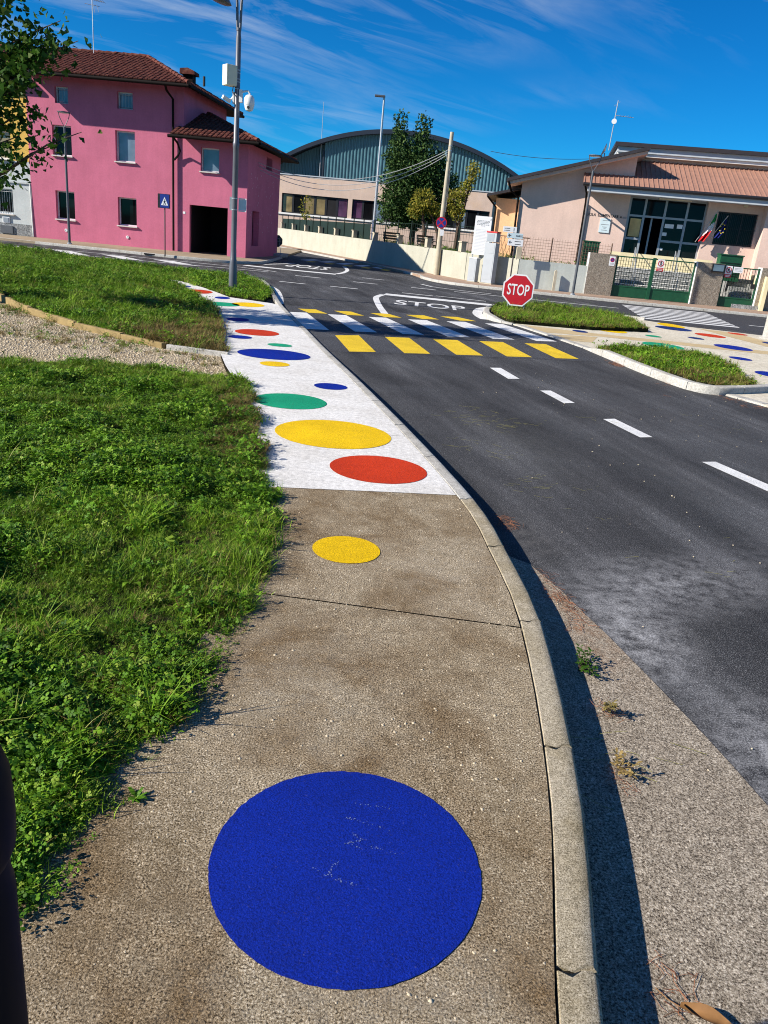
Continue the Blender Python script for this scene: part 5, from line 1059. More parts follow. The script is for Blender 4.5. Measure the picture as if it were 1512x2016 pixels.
# diagonal lattice behind the big notice
LT = thing('lattice_fence', 'brown diagonal lattice fence behind the grey cabinet', 'fence', (3.0, 37.6, 0)); m = MB()
for k in range(15): x = k * .16; m.tube([(x, -.35 * x, 1.2), (x - .25, -.35 * x, 2.15)], .011, 4); m.tube([(x - .25, -.35 * x + .03, 1.2), (x, -.35 * x + .03, 2.15)], .011, 4)
so = m.build('lattice', M_rust, LT); so['kind'] = 'stuff'; MB().tube([(-.25, 0, 2.15), (2.3, -.8, 2.15)], .02, 5).build('rail', M_rust, LT)

GX, GY = 7.8, 35.0
def pillar(u0, u1, z1, label):
    t = thing('gate_pillar', label, 'pillar', (GX + u0, GY, 0), 0, None); w_ = u1 - u0; box_part('shaft', (0, w_, 0, .42, .06, z1), M_pebble, t, .01); box_part('painted_sunlit_face', (-.022, -.002, .0, .42, .06, z1), M_whitecap, t); return t  # white left face paints in the sunlight falling on that side
pillar(-.11, 1.05, 1.80, 'wide pebbledashed gate pillar beside the grey-green wall'); pillar(4.49, 5.66, 1.84, 'wide pebbledashed pillar between the double gate and the small gate'); pillar(7.25, 9.6, 1.84, 'pebbledashed pillar at the right picture edge')
def leafgate(parent, u0, u1, zt, nb, flip=False):
    w_ = u1 - u0; m = MB(); m.box(0, .06, 0, .05, .12, zt); m.box(w_ - .06, w_, 0, .05, .12, zt); m.box(.06, w_ - .06, 0, .05, zt - .05, zt); m.box(.06, w_ - .06, 0, .05, .53, .58); f = m.build('gate_leaf', M_greencab, parent); f.location.x = u0
    box_part('kick_plate', (.06, w_ - .06, .015, .035, .12, .53), M_greencab, f); g = MB()
    for k in range(1, nb): x = .06 + (w_ - .12) * k / nb; g.tube([(x, .025, .58), (x, .025, zt - .05)], .011, 5)
    for z in np.arange(.72, zt - .08, .145): g.tube([(.06, .02, z), (w_ - .06, .02, z)], .008, 4)
    o = g.build('bars', M_darkgreen, f); o['kind'] = 'stuff'; return f
DG = thing('double_gate', 'green double gate of grid bars with solid foot plates', 'gate', (GX, GY + .12, 0)); leafgate(DG, 1.09, 2.66, 1.78, 13); leafgate(DG, 2.68, 4.45, 1.80, 15); box_part('centre_post', (2.6, 2.74, -.03, -.005, .1, 1.82), M_greencab, DG)
SG = thing('small_gate', 'narrow green pedestrian gate beside the right pillar', 'gate', (GX, GY + .12, 0)); w_ = 1.46
m = MB(); m.box(5.70, 5.75, 0, .05, .12, 1.76); m.box(7.14, 7.2, 0, .05, .12, 1.80); m.box(5.75, 7.14, 0, .05, 1.72, 1.77); m.box(5.75, 7.14, 0, .05, .48, .53); m.build('gate_frame', M_greencab, SG); box_part('kick_plate', (5.75, 7.14, .015, .035, .12, .48), M_greencab, SG)
g = MB(); [g.tube([(5.75 + 1.39 * k / 12, .025, .53), (5.75 + 1.39 * k / 12, .025, 1.72)], .012, 5) for k in range(1, 12)]; so = g.build('bars', M_darkgreen, SG); so['kind'] = 'stuff'; box_part('lock_box', (6.98, 7.13, -.03, 0.06, .95, 1.15), M_black, SG)
def walker(m, cx, cz, s_, y):
    m.disc_xz(cx + .02 * s_, cz + .42 * s_, .085 * s_, y, 12)
    for a in ((.02, .3, -.02, 0, .13), (-.02, 0, -.2, -.42, .085), (0, .02, .2, -.2, .085), (.2, -.2, .16, -.42, .08), (0, .26, -.2, .02, .07), (.03, .26, .22, .08, .07)): m.bar_xz(cx + a[0] * s_, cz + a[1] * s_, cx + a[2] * s_, cz + a[3] * s_, a[4] * s_, y)
def no_entry(name, label, loc, cat='sign', full=True):
    t = thing(name, label, cat, loc); pw, ph = .29, .34; box_part('plate', (-pw / 2, pw / 2, -.006, 0, -ph / 2, ph / 2), M_signwhite, t)
    m = MB(); m.disc_xz(0, .0, .125, -.007, r_in=.098); m.bar_xz(-.08, .08, .08, -.08, .022, -.0075); m.build('red_ring', M_signred, t); m = MB(); walker(m, 0, 0, .2, -.0122); m.build('walking_figure', M_ink, t)
    r_ = box_part('red_panel', (-pw / 2, pw / 2, -.006, 0, -ph / 2 - .14, -ph / 2 - .003), M_signred, t); m = MB(); m.box(-.11, .11, -.009, -.0065, -ph / 2 - .06, -ph / 2 - .04); m.box(-.09, .09, -.009, -.0065, -ph / 2 - .11, -ph / 2 - .09); m.build('print_lines', M_signwhite, r_); return t
no_entry('no_entry_sign', 'no-walking sign with red panel on the double gate', (GX + 2.95, GY + .07, 1.62)); no_entry('no_entry_sign', 'no-walking sign with red panel on the small gate', (GX + 5.86, GY + .07, 1.62))
t = thing('notice_sign', 'white paper notice on the small gate', 'sign', (GX + 6.26, GY + .08, 1.66)); box_part('plate', (-.2, .2, -.006, 0, -.12, .12), M_signwhite, t); m = MB(); [m.box(-.15, .15 - .04 * (k % 2), -.009, -.0065, .05 - k * .05, .062 - k * .05) for k in range(3)]; m.build('print_lines', M_ink2, t)
t = thing('no_parking_sign', 'white no-parking plate on the left gate pillar', 'sign', (GX + .86, GY - .002, 1.53)); box_part('plate', (-.12, .12, -.006, 0, -.19, .19), M_signwhite, t); m = MB(); m.disc_xz(0, .05, .09, -.007, r_in=.066); m.bar_xz(-.05, .10, .05, 0, .02, -.0075); m.build('red_ring', M_signred, t); m = MB(); m.disc_xz(0, .05, .065, -.0065, d=.003); m.build('blue_field', M_signblue, t); m = MB(); [m.box(-.08, .08, -.009, -.0065, -.09 - k * .04, -.075 - k * .04) for k in range(2)]; m.build('print_lines', M_ink2, t)
t = thing('notice_case', 'dark framed notice case on the middle gate pillar', 'notice case', (GX + 5.36, GY - .002, 1.66)); box_part('case', (-.27, .27, -.09, 0, -.17, .17), M_black, t, .01); box_part('glazing', (-.22, .22, -.095, -.091, -.12, .13), M_glass_pale, t)
for k, (u, z, w2, h2, dy_, lb) in enumerate(((.06, 1.3, .72, .95, .9, 'green metal utility cabinet behind the left gate pillar'), (6.4, 1.2, 1.0, 1.05, 1.4, 'green metal utility cabinet behind the small gate'))):
    t = thing('green_cabinet', lb, 'cabinet', (GX + u, GY + dy_, 0)); box_part('body', (-w2 / 2, w2 / 2, 0, .4, .1 if k == 0 else 1.15, z + h2 - .03), M_greencab, t, .01); box_part('lid', (-w2 / 2 - .03, w2 / 2 + .03, -.03, .43, z + h2 - .027, z + h2 + .02), M_greencab, t)
    m = MB(); [m.box(-w2 / 2 + .06, w2 / 2 - .06, -.012, -.002, z + .15 + q * .09, z + .19 + q * .09) for q in range(7)]; m.build('louvres', M_darkgreen, t)

# ------------------------------------------------------------------ street furniture
def octagon(cx, cz, r): return [(cx + r * math.cos(R(22.5 + 45 * k)), cz + r * math.sin(R(22.5 + 45 * k))) for k in range(8)]
SS = thing('stop_sign', 'red and white octagonal STOP sign low on the traffic island', 'stop sign', (3.02, 21.75, 0.13), R(-4))
m = MB(); m.prism_xz(octagon(0, .50, .445), 0, .012); m.build('plate', M_signwhite, SS); m = MB(); m.prism_xz(octagon(0, .50, .405), -.004, -.001); m.build('red_face', M_signred, SS); text_part('lettering', 'STOP', .40, M_signwhite, SS, (0, -.006, .495), xs=.62)
m = MB(); m.tube([(-.22, .03, 0), (-.22, .03, .8)], .015, 6); m.tube([(.22, .03, 0), (.22, .03, .8)], .015, 6); m.tube([(-.22, .03, .45), (.22, .03, .45)], .012, 6); m.tube([(-.22, .03, .6), (-.22, .45, 0)], .013, 6); m.tube([(.22, .03, .6), (.22, .45, 0)], .013, 6); m.build('stand', M_galv, SS)
SBk = thing('stop_sign', 'octagonal sign seen from behind on legs beside the pink house', 'stop sign', (-7.25, 44.6, 0.08), R(12)); m = MB(); m.prism_xz(octagon(0, .78, .335), 0, .012); m.build('plate', M_black, SBk)
m = MB(); m.tube([(-.17, -.02, .55), (-.17, -.02, .95)], .012, 5); m.tube([(.17, -.02, .55), (.17, -.02, .95)], .012, 5); m.tube([(-.17, -.02, .93), (.17, -.02, .93)], .012, 5); m.tube([(-.2, -.02, .78), (.2, -.02, .78)], .012, 5); m.tube([(-.17, -.02, .6), (-.26, -.25, 0)], .014, 5); m.tube([(.17, -.02, .6), (.26, -.25, 0)], .014, 5); m.tube([(0, -.02, .78), (0, .2, 0)], .014, 5); m.build('stand', M_galv, SBk)
m = MB(); m.prism([(-.45, -.1), (.35, -.25), (.7, .15), (.3, .5), (-.3, .45)], 0, .18); SBb = m.build('sandbag', M_kerb_pale, bevel=.05); SBb.location = (-7.2, 43.9, .06); tag(SBb, 'pale sandbag weight lying under the octagonal sign legs', 'sandbag')

def triangle_lamp(name, label, loc, rz, hgt):
    t = thing(name, label, 'street lamp', loc, rz, 'triangular-headed street lamps'); MB().tube([(0, 0, 0), (0, 0, .9), (0, 0, hgt)], [.062, .055, .042], 10).build('pole', M_darkgrey, t, smooth=True); MB().lathe([(.10, 0), (.10, .05), (.07, .06)], n=12).build('base_collar', M_galv, t)
    m = MB(); m.tube([(0, 0, hgt - .02), (-.06, 0, hgt + .08), (-.2, 0, hgt + .36), (-.235, 0, hgt + .52)], .016, 6); m.tube([(0, 0, hgt - .02), (.06, 0, hgt + .08), (.2, 0, hgt + .36), (.235, 0, hgt + .52)], .016, 6); m.build('fork', M_darkgrey, t); m = MB(); m.lathe([(.10, 0), (.26, .02), (.26, .05), (.08, .07)], (0, 0, hgt + .5), 20); m.build('lamp_head', M_darkgrey, t); MB().lathe([(.0, -.012), (.2, -.008), (.2, .0), (0, .0)], (0, 0, hgt + .507), 20).build('diffuser', M_whiteplas, t)
triangle_lamp('street_lamp', 'dark street lamp with triangular head before the pink house', (-14.65, 35.0, .1), 0, 4.6); triangle_lamp('street_lamp', 'dark street lamp with triangular head by the gate pillar', (6.80, 32.95, .1), 0, 4.66)
TL = thing('street_lamp', 'tall slim street lamp against the sky beside the conifer', 'street lamp', (-2.3, 50.5, .1)); MB().tube([(0, 0, 0), (0, 0, 3), (0, 0, 9.1)], [.11, .085, .055], 10).build('pole', M_galv, TL, smooth=True); MB().tube([(0, 0, 0), (0, 0, 2.4)], .118, 10).build('painted_foot', M_bluepole, TL); box_part('lamp_head', (-.55, .06, -.14, .14, 9.1, 9.2), M_darkgrey, TL, .02)

# main lamp post with cameras
LP = thing('lamp_post', 'tall grey lamp post with cameras and box on the grass verge', 'lamp post', (-4.24, 19.7, .08))
MB().lathe([(.10, 0), (.098, .55), (.083, .66), (.083, .72), (.075, .74), (.07, .95), (.066, 1.0), (.066, 3.2), (.074, 3.22), (.074, 3.32), (.062, 3.34), (.058, 5.45), (.05, 5.50), (.047, 5.62)], n=18).build('pole', M_polegrey, LP, smooth=True)
m = MB(); m.tube([(-.03, 0, 5.62), (-.05, 0, 6.1), (-.09, 0, 6.6), (-.2, -.05, 6.95)], [.03, .03, .03, .025], 8); m.tube([(.03, 0, 5.62), (.045, 0, 6.1), (.085, 0, 6.6), (.2, .05, 6.95)], [.03, .03, .03, .025], 8); m.tube([(-.2, -.05, 6.95), (-.42, -.1, 6.6), (-.42, -.12, 6.2)], .025, 8); m.lathe([(.056, 5.58), (.056, 5.64)], n=12); m.build('forked_top', M_polegrey, LP, smooth=True)
m = MB(); m.M = Matrix.Translation((-.40, -.12, 6.10)) @ Matrix.Rotation(R(14), 4, 'Y'); m.lathe([(.0, -.05), (.20, -.03), (.26, .0), (.20, .07), (.05, .12), (0, .125)], n=20); m.build('lamp_head', M_polegrey, LP, smooth=True)
bx = box_part('equipment_box', (-.155, .125, -.13, .10, 4.47, 4.89), M_creamplas, LP, .012); bx.location = (-.16, -.02, 0); bx.rotation_euler = (0, 0, R(40)); box_part('door_panel', (-.13, .10, -.134, -.131, 4.5, 4.86), M_creamplas, bx)
m = MB(); [m.lathe([(.064, z), (.064, z + .014)], n=14) for z in (4.56, 4.62, 4.74, 4.80, 4.42)]; m.build('steel_straps', M_galv, LP)
m = MB(); m.box(.05, .12, -.05, .05, 4.16, 4.42); m.tube([(.1, 0, 4.38), (.2, -.02, 4.40), (.26, -.03, 4.40), (.285, -.03, 4.36), (.285, -.03, 4.3)], .022, 8); cb_ = m.build('camera_bracket', M_whiteplas, LP)
DC = MB(); DC.lathe([(.04, .22), (.08, .205), (.115, .15), (.12, .06), (.118, .02), (.112, .0)], (.285, -.03, 4.11), 20); dco = DC.build('dome_camera', M_whiteplas, LP, smooth=True); MB().lathe([(.108, 0), (.10, -.05), (.075, -.10), (.0, -.125)], (.285, -.03, 4.108), 20).build('dome_lower', M_whiteplas, dco, smooth=True); m = MB(); m.M = Matrix.Translation((.285, -.125, 4.06)) @ Matrix.Rotation(R(80), 4, 'X'); m.lathe([(.03, 0), (.03, .02), (.02, .022)], n=12); m.build('lens', M_black, dco)
m = MB(); m.tube([(-.05, 0, 4.36), (-.12, 0, 4.22), (-.17, -.02, 4.2)], .02, 8); m.box(-.1, -.06, -.04, .04, 4.12, 4.36); m.build('bracket', M_whiteplas, LP); bc = MB(); bc.M = Matrix.Translation((-.22, -.05, 4.19)) @ Matrix.Rotation(R(25), 4, 'Y') @ Matrix.Rotation(R(35), 4, 'Z'); bc.box(-.12, .08, -.045, .045, -.04, .045); bc.build('bullet_camera', M_whiteplas, LP, bevel=.01)
m = MB(); m.tube([(-.08, -.05, 4.5), (-.1, -.06, 4.35), (-.04, -.07, 4.28)], .012, 6); m.build('cable', M_darkgrey, LP)
m = MB(); m.box(.085, .275, .03, .045, 1.86, 2.10); pls = m.build('sign_plate', M_plaque, LP); box_part('plate_rail', (.085, .275, .02, .029, 2.102, 2.13), M_whiteplas, pls); box_part('plate_rail', (.085, .275, .02, .029, 1.83, 1.857), M_whiteplas, pls); m = MB(); [m.lathe([(.076, z), (.076, z + .02)], n=14) for z in (1.85, 2.10)]; m.box(-.12, -.06, -.01, .01, 1.84, 2.14); m.build('plate_clamps', M_galv, LP)

PS = thing('crossing_sign', 'blue pedestrian crossing sign on a thin pole before the pink house', 'sign', (-10.05, 33.5, .05)); MB().tube([(0, 0, 0), (0, 0, 2.4)], .025, 8).build('pole', M_brownpole, PS)
bx = MB(); bx.box(-.27, .20, -.06, .06, 1.86, 2.40); bx.build('sign_box', M_black, PS); f = box_part('blue_face', (-.18, .195, -.066, -.061, 1.88, 2.385), M_signblue, PS); m = MB(); m.prism_xz([(-.14, 1.97), (.155, 1.97), (.008, 2.29)], -.071, -.067); m.build('white_triangle', M_signwhite, f); m = MB(); walker(m, .008, 2.085, .22, -.0715); m.build('walking_figure', M_ink, f)

UP = thing('utility_pole', 'pale round utility pole with wires at the bend of the wall', 'utility pole', (1.42, 39.6, .08)); MB().tube([(0, 0, 0), (0, 0, 2.5), (.03, 0, 6.35)], [.135, .115, .085], 14).build('shaft', M_concpost, UP, smooth=True)
m = MB(); [m.lathe([(.095, z), (.095, z + .03)], (.025, 0, 0), 14) for z in (5.55, 5.75)]; m.tube([(-.1, 0, 5.6), (-.1, -.06, 5.3), (-.06, -.09, 5.1)], .012, 5); m.tube([(.1, -.05, 5.6), (.14, -.09, 4.2), (.12, -.11, 2.9)], .008, 4); m.build('wire_clamps', M_galv, UP)
NP = thing('no_stopping_sign', 'round blue no-stopping sign with red cross on the utility pole', 'sign', (1.40, 39.42, 2.49)); m = MB(); m.disc_xz(0, 0, .26, 0, d=.01); m.build('plate', M_signred, NP); m = MB(); m.disc_xz(0, 0, .215, -.011); m.build('blue_field', M_signblue, NP); m = MB(); m.bar_xz(-.15, -.15, .15, .15, .05, -.016); m.bar_xz(-.15, .15, .15, -.15, .05, -.0165, .0045); m.build('cross', M_signred, NP); box_part('plate_below', (-.02, .16, -.006, 0, -.58, -.30), M_signwhite, NP)
def wire(a, b, sag, r, mat, label):
    a, b = Vector(a), Vector(b); pts = [a.lerp(b, k / 20) - Vector((0, 0, sag * 4 * (k / 20) * (1 - k / 20))) for k in range(21)]; o = MB().tube([p - a for p in pts], r, 5).build('overhead_wire', mat); o.location = a; tag(o, label, 'wire', 'overhead wires')
for k in range(3): wire((1.33, 39.55, 5.65 - .1 * k), (-7.45, 39.5 + .3 * k, 4.35 - .14 * k), 1.0 + .1 * k, .014, M_cable, ('topmost', 'middle', 'lowest')[k] + ' pale overhead wire sagging from utility pole to pink house')
wire((5.2, 62, 8.1), (13.0, 60, 8.15), .25, .018, M_cabledark, 'thin dark wire from the arched hall to the school roof')

CR = R(-38)
t = thing('meter_cabinet', 'tall grey meter cabinet with red cap by the cream wall', 'cabinet', (3.55, 35.45, .08), CR); box_part('body', (-.27, .27, -.16, .16, .06, 1.72), M_cabgrey, t, .01); box_part('head', (-.25, .25, -.15, .15, 1.75, 2.12), M_cabgrey, t, .008); box_part('head_door', (-.21, .14, -.158, -.151, 1.79, 2.08), M_alu, t); box_part('cap', (-.27, .27, -.17, .17, 2.122, 2.18), M_cabred, t, .008); box_part('base', (-.31, .31, -.2, .2, 0, .058), M_concpost, t); box_part('lower_door', (-.22, .22, -.166, -.161, .2, 1.25), M_cabgrey, t); box_part('upper_door', (-.22, .22, -.166, -.161, 1.29, 1.66), M_cabgrey, t)
t = thing('meter_cabinet', 'short grey meter cabinet beside the tall red-capped one', 'cabinet', (2.92, 36.0, .08), CR); box_part('body', (-.2, .2, -.14, .14, .04, 1.0), M_cabgrey, t, .01); box_part('cap', (-.215, .215, -.155, .155, 1.002, 1.05), M_whiteplas, t, .006); box_part('base', (-.23, .23, -.17, .17, 0, .038), M_concpost, t); box_part('door', (-.15, .15, -.146, -.141, .12, .9), M_cabgrey, t)
t = thing('notice_board', 'large white site notice board with lines of print above the wall', 'board', (3.12, 36.35, 0), R(-8)); box_part('panel', (-.36, .36, 0, .03, 1.25, 2.86), M_signwhite, t); m = MB(); random.seed(9)
for z, l in ((2.66, .26), (2.61, .28), (2.555, .28), (2.50, .27), (2.45, .09)):
    x = -l
    while x < l - .02: w_ = random.uniform(.03, .09); m.box(x, min(l, x + w_), -.004, -.001, z, z + .022); x += w_ + .02
m.box(.3, .33, -.004, -.001, 2.7, 2.78); so = m.build('heading_print', M_ink2, t); so['kind'] = 'stuff'; m = MB()
for k in range(16): m.box(-.28, .28 - random.uniform(0, .15), -.003, -.001, 2.3 - k * .06, 2.308 - k * .06)
so = m.build('small_print', pm('faint_print', (.55, .56, .57), .7, .05, 6), t); so['kind'] = 'stuff'; MB().tube([(-.3, .06, .1), (-.3, .06, 2.8)], .025, 6).build('leg', M_galv, t); MB().tube([(.3, .06, .1), (.3, .06, 2.8)], .025, 6).build('leg', M_galv, t)
t = thing('direction_signs', 'white direction signs with left arrows on a thin brown post', 'sign', (4.42, 34.55, .08)); MB().tube([(-.02, .03, 0), (-.02, .03, 2.42)], .03, 8).build('post', M_brownpole, t)
def arrow_sign(x0, x1, z0, z1, mat, label, arrow, lines):
    p = box_part('sign_plate', (x0, x1, -.02, 0, z0, z1), mat, t, .004); p['label'] = label; m = MB(); zc = (z0 + z1) / 2
    if arrow: m.bar_xz(x0 + .05, zc, x0 + .16, zc, .022, -.0215); m.bar_xz(x0 + .045, zc, x0 + .1, zc + .055, .02, -.0216); m.bar_xz(x0 + .045, zc, x0 + .1, zc - .055, .02, -.0217)
    for a, b, z, h in lines: m.box(x0 + a, x0 + b, -.024, -.0212, z0 + z, z0 + z + h)
    m.build('sign_print', M_ink2 if not arrow else M_ink, p)
arrow_sign(-.60, -.03, 2.20, 2.42, M_signwhite, 'top sign plate with two faint lines', False, ((.05, .1, .13, .02), (.12, .28, .13, .03), (.05, .1, .05, .02), (.12, .28, .05, .03), (.43, .46, .05, .12)))
arrow_sign(-.40, .26, 1.97, 2.185, M_plaque, 'middle grey sign plate with left arrow', True, ()); arrow_sign(-.34, .30, 1.68, 1.945, M_signwhite, 'lower white sign plate with left arrow', True, ((.28, .55, .17, .022), (.3, .55, .06, .022)))
text_part('sign_lettering', 'PARCO', .10, M_ink, t, (.12, -.0225, 2.075), xs=.9, depth=.003)
box_part('stone_post', (4.58, 4.80, 35.1, 35.3, 1.24, 1.74), M_concpost, None, .01); tag(bpy.data.objects['stone_post'], 'short square concrete post on the wall behind the direction signs', 'post')
t = thing('wall_bollard', 'pale flat bollard standing against the grey-green wall', 'bollard', (6.33, 34.85, .08)); m = MB(); m.prism_xz([(-.055, 0), (.055, 0), (.055, .8), (.04, .85), (0, .88), (-.04, .85), (-.055, .8)], -.06, .06); m.build('shaft', M_concpost, t); box_part('foot', (-.08, .08, -.09, .09, 0, .02), M_concpost, t)
t = thing('pale_pole', 'thick pale concrete pole at the right picture edge', 'pole', (9.75, 21.3, .02)); MB().tube([(0, 0, 0), (0, 0, 2.5), (0, 0, 6.0)], [.17, .155, .13], 16).build('shaft', M_kerb_pale, t, smooth=True); MB().lathe([(.24, 0), (.24, .04), (.17, .06)], n=16).build('base_collar', M_kerb_pale, t)
for k, (x, y, lb) in enumerate(((-.9, 48.6, 'black iron bench on the school lawn left of the pole'), (1.1, 48.0, 'black iron bench on the school lawn by the tree trunks'))):
    t = thing('iron_bench', lb, 'bench', (x, y, .93), R(25)); m = MB()
    for s_ in (-.5, .5): m.tube([(s_, 0, 0), (s_, .05, .42), (s_, .45, .45), (s_, .55, .95)], .03, 6); m.tube([(s_, .42, 0), (s_, .4, .45)], .03, 6); m.tube([(s_, 0, .42), (s_, .05, .66), (s_, .48, .68)], .025, 6)
    m.build('iron_frame', M_black, t); [box_part('slat', (-.55, .55, .03 + q * .11, .11 + q * .11, .45, .48), M_black, t) for q in range(4)]; [box_part('back_slat', (-.55, .55, .49 + q * .03, .51 + q * .03, .55 + q * .15, .66 + q * .15), M_black, t) for q in range(3)]

# foreground post
t = thing('dark_post', 'blue-black post with rounded cap cut by the lower left corner', 'post', (-.498, .735, .095)); MB().lathe([(.078, 0), (.078, .78), (.074, .80), (.074, .83)], n=28).build('shaft', M_navyplast, t, smooth=True); MB().lathe([(.076, .832), (.083, .85), (.085, .90), (.083, .95), (.075, .98), (.058, .998), (.03, 1.005), (0, 1.006)], n=28).build('cap', M_navyplast, t, smooth=True)
# curled dry leaf in the gutter
m = MB(); vs = []; nL = 10
for i in range(nL + 1):
    f = i / nL; w_ = .030 * math.sin(math.pi * min(1, f * .95 + .03)) ** .8; c = Vector((.0 + .17 * f, -.09 * f, .018 + .012 * math.sin(f * 3.1)))
    for j, s_ in enumerate((-1, -.5, 0, .5, 1)): vs.append(c + Vector((.42, .9, 0)).normalized() * w_ * s_ * 1.0 + Vector((0, 0, .022 * s_ * s_ * (1 - .3 * f) - .004 * math.sin(9 * f + s_))))
m.add(vs, [(i * 5 + j, i * 5 + j + 1, (i + 1) * 5 + j + 1, (i + 1) * 5 + j) for i in range(nL) for j in range(4)]); m.tube([(0, 0, .02), (-.03, .03, .012), (-.06, .07, .012)], .002, 5); o = m.build('dry_leaf', M_dryleaf, smooth=True, recalc=False); o.scale = (.72, .72, .72); o.location = (.825, 1.385, .004); tag(o, 'curled brown dry leaf on the gutter at lower right', 'leaf')
# weeds growing in the gutter
def weed(x, y, n, l, label, mat, seed):
    random.seed(seed); t = thing('gutter_weed', label, 'weed', (x, y, 0.0)); m = MB(); st = MB()
    for k in range(n):
        a = random.uniform(-1.4, 1.4); ln = random.uniform(.3, 1) * l; tip = Vector((math.cos(a) * ln, math.sin(a) * ln * 1.6, random.uniform(.02, .07))); st.tube([(0, 0, .005), tip * .5 + Vector((0, 0, .015)), tip], .0016, 4)
        for q in range(9):
            f = random.uniform(.25, 1.05); d = Vector((random.gauss(0, 1), random.gauss(0, 1), random.uniform(0, .6))).normalized(); leafq(m, tip * f + Vector((0, 0, .012)), d, Vector((0, 0, 1)), random.uniform(.016, .034), random.uniform(.007, .013))
    m.build('leaves', mat, t, recalc=False); st.build('stems', M_bark, t)
weed(.905, 2.96, 15, .085, 'leafy green weed half in the kerb shadow', M_clover, 3); weed(.94, 2.66, 6, .045, 'small reddish withered weed below the green one', M_drygrass, 4); weed(.90, 2.28, 6, .05, 'tuft of pale dead stalks in the gutter', M_drygrass, 8)

# ------------------------------------------------------------------ trees
def tree_leaves(P, size, seed, fan=False, up_bias=.2):
    r_ = np.random.default_rng(seed); n = len(P); d = r_.normal(size=(n, 3)); d[:, 2] -= .2; d /= np.linalg.norm(d, axis=1)[:, None]; q = r_.normal(size=(n, 3)); q[:, 2] += up_bias; s_ = np.cross(d, q); s_ /= np.linalg.norm(s_, axis=1)[:, None] + 1e-9
    l = (size * r_.uniform(.6, 1.25, n))[:, None]
    if fan: V = np.stack([P, P + d * l * .8 - s_ * l * .55, P + d * l - s_ * l * .18, P + d * l * .82, P + d * l + s_ * l * .18, P + d * l * .8 + s_ * l * .55], 1); F = [(0, 1, 2, 3), (0, 3, 4, 5)]; k = 6
    else: V = np.stack([P, P + d * l * .5 - s_ * l * .3, P + d * l, P + d * l * .5 + s_ * l * .3], 1); F = [(0, 1, 2, 3)]; k = 4
    m = MB(); m.v = [tuple(v) for v in V.reshape(-1, 3)]; m.f = [tuple(i * k + a for a in f) for i in range(n) for f in F]; m.m = [0] * len(m.f); return m
# ginkgo reaching in from the left
GT = thing('ginkgo_tree', 'ginkgo tree whose leafy branches reach in at the left picture edge', 'tree', (-7.7, 12.9, .1)); o_ = Vector((-7.7, 12.9, .1)); tr = MB(); br = MB(); pts = []
tr.tube([(0, 0, -.1), (.02, 0, 1.2), (.0, .03, 2.6), (.05, 0, 4.4), (.0, 0, 7.0)], [.15, .12, .10, .07, .02], 10); random.seed(21)
tips = [(-4.98, 12.5, 3.90), (-5.2, 12.45, 4.12), (-5.72, 12.6, 4.55), (-4.98, 12.5, 2.72), (-5.35, 12.6, 2.55), (-6.05, 12.5, 2.12), (-5.55, 12.3, 3.45), (-5.7, 12.7, 3.0), (-5.5, 12.6, 3.75), (-5.9, 12.3, 4.3), (-5.75, 12.5, 3.6), (-5.95, 12.6, 2.6), (-5.85, 12.4, 3.2), (-5.35, 12.5, 3.95)]
tips = [(Vector(t_) - o_) for t_ in tips]; dens = [170, 130, 240, 36, 170, 90, 380, 260, 520, 240, 480, 140, 340, 330]
for k in range(30):
    a = random.uniform(0, 6.28); rr = random.uniform(.5, 1.5); z = random.uniform(2.0, 6.6); tips.append(Vector((rr * math.cos(a) - .15, rr * math.sin(a) * .85, z))); dens.append(210)
for tp, dn in zip(tips, dens):
    h0 = max(1.4, tp.z - .35 * math.hypot(tp.x, tp.y) - .2); b0 = Vector((0, 0, h0)); mid = b0.lerp(tp, .5) + Vector((random.gauss(0, .1), random.gauss(0, .1), -.08)); br.tube([b0, mid, b0.lerp(tp, .8) + Vector((0, 0, .03)), tp], [.035, .022, .012, .005], 6)
    for _ in range(dn):
        f = random.uniform(.35, 1.0); c = b0.lerp(tp, f) if f > .5 else b0.lerp(mid, f * 2); s_ = .13 + .08 * (1 - f); pts.append((c.x + random.gauss(0, s_), c.y + random.gauss(0, s_), c.z + random.gauss(0, s_ * .75)))
tr.build('trunk', M_bark, GT, smooth=True); br.build('branches', M_bark, GT, smooth=True); tree_leaves(np.array(pts), .09, 4, True).build('crown', M_ginkgo, GT, recalc=False)
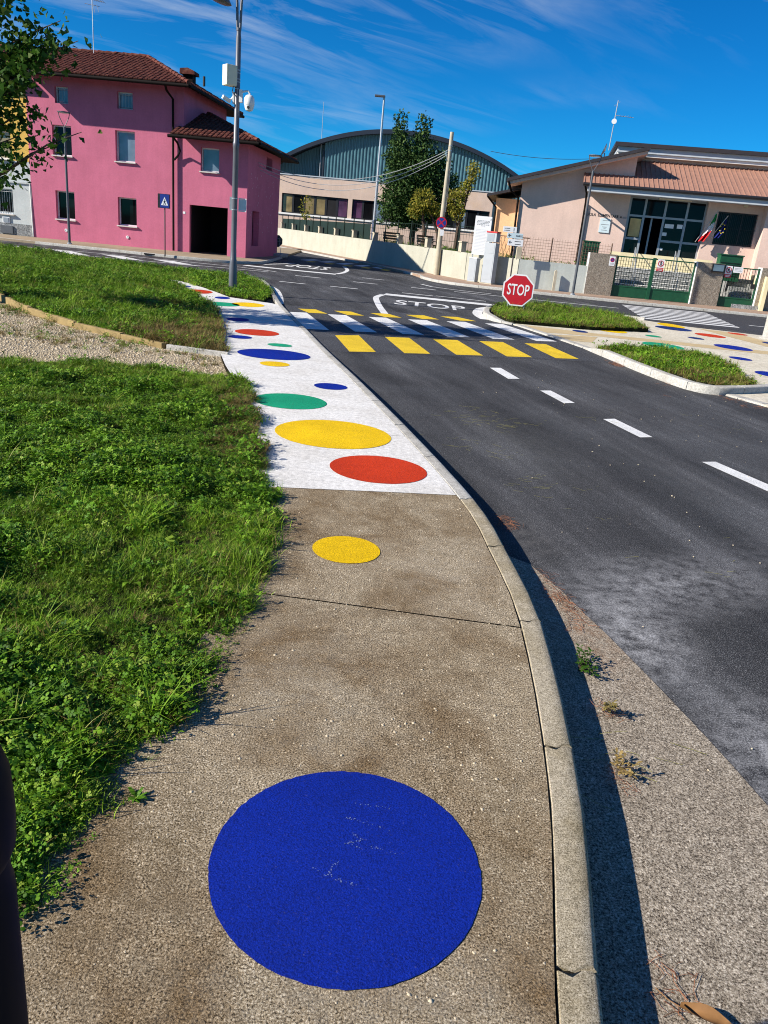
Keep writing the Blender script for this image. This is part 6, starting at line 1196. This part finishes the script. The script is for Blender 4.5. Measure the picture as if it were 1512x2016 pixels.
# dark conifer with two tops
def blobs(lobes, n, seed):
    r_ = np.random.default_rng(seed); P = []; vol = np.array([l[3] * l[4] * l[5] for l in lobes]) ** .75; vol /= vol.sum()
    for l, v in zip(lobes, vol):
        k = int(n * v); d = r_.normal(size=(k, 3)); d /= np.linalg.norm(d, axis=1)[:, None]; rad = r_.random(k) ** .42 * (1 + .22 * np.sin(5 * d[:, 0] + 3 * l[0]) * np.sin(6 * d[:, 2] + l[2])); P.append(np.array(l[:3]) + d * rad[:, None] * np.array(l[3:6]))
    return np.concatenate(P)
CT = thing('conifer_tree', 'dense dark green conifer with two rounded tops behind the wall', 'tree', (.0, 56, .93)); lob = [(-1.35, 0, 7.2, .55, .6, 1.25), (.15, 0, 7.3, .6, .6, 1.15), (-1.2, 0, 5.8, 1.05, 1.1, 1.2), (.3, 0, 5.9, 1.15, 1.0, 1.2), (-.45, 0, 5.2, 1.6, 1.4, 1.2), (.4, 0, 4.6, 1.8, 1.5, 1.4), (-.7, 0, 4.0, 1.7, 1.6, 1.6), (.6, 0, 3.6, 2.0, 1.6, 1.3), (-1.3, 0, 2.6, 1.2, 1.3, 1.3), (0, 0, 2.6, 1.7, 1.5, 1.2), (2.1, 0, 4.2, 1.1, 1.0, .9), (2.5, 0, 3.3, 1.0, .9, .8), (1.4, 0, 5.4, .9, .9, .9), (-.1, 0, 1.9, 1.2, 1.2, .7), (1.3, 0, 2.6, 1.2, 1.1, .9)]
P = blobs(lob, 26000, 2); tree_leaves(P, .20, 6).build('crown', M_conifer, CT, recalc=False); tr = MB(); tr.tube([(.1, 0, -.05), (.1, 0, 2.5), (-.3, 0, 5.5)], [.22, .17, .08], 8); tr.tube([(.1, 0, 1.8), (.3, 0, 5), (.2, 0, 7)], [.15, .1, .04], 8); tr.build('trunk', M_bark, CT)
ST = thing('yellowing_tree', 'small yellowing tree with a forked trunk left of the utility pole', 'tree', (.85, 50, .93)); P = blobs([(-.35, 0, 2.95, .65, .6, .6), (-.75, 0, 2.3, .5, .5, .5), (.1, 0, 2.6, .55, .5, .5), (.55, 0, 2.4, .5, .5, .4)], 1500, 8); tree_leaves(P, .17, 8).build('crown', M_yleaf, ST, recalc=False); tr = MB(); tr.tube([(0, 0, -.05), (-.05, 0, 1.2), (-.4, 0, 2.7)], [.15, .12, .04], 8); tr.tube([(.9, 0, -.05), (.75, 0, 1.2), (.1, 0, 2.5)], [.13, .1, .04], 8); tr.tube([(.8, 0, 1.0), (1.1, 0, 2.2), (1.2, 0, 3.4)], [.09, .07, .03], 8); tr.build('trunk', M_bark, ST)
ST = thing('yellowing_tree', 'slim yellowing tree with a tall leaning top right of the utility pole', 'tree', (2.75, 50, .93)); P = blobs([(-.35, 0, 3.0, .6, .5, .75), (-.05, 0, 2.4, .5, .5, .5), (.15, 0, 3.7, .4, .4, .6), (.6, 0, 4.75, .42, .4, .65), (.45, 0, 4.1, .3, .3, .5)], 1700, 9); tree_leaves(P, .16, 9).build('crown', M_yleaf, ST, recalc=False); tr = MB(); tr.tube([(0, 0, -.05), (.05, 0, 1.5), (.35, 0, 3.2), (.6, 0, 4.8)], [.14, .11, .07, .03], 8); tr.tube([(.05, 0, 1.3), (-.3, 0, 3.0)], [.08, .03], 8); tr.build('trunk', M_bark, ST)
SP = thing('sapling', 'thin young tree in front of the hall windows', 'tree', (-8.6, 66.4, .93)); tree_leaves(blobs([(0, 0, 2.3, .45, .4, .9), (0.1, 0, 1.5, .5, .4, .5)], 260, 10), .17, 10).build('crown', M_yleaf, SP, recalc=False); MB().tube([(0, 0, -.05), (0, 0, 3.0)], [.04, .015], 6).build('trunk', M_bark, SP)
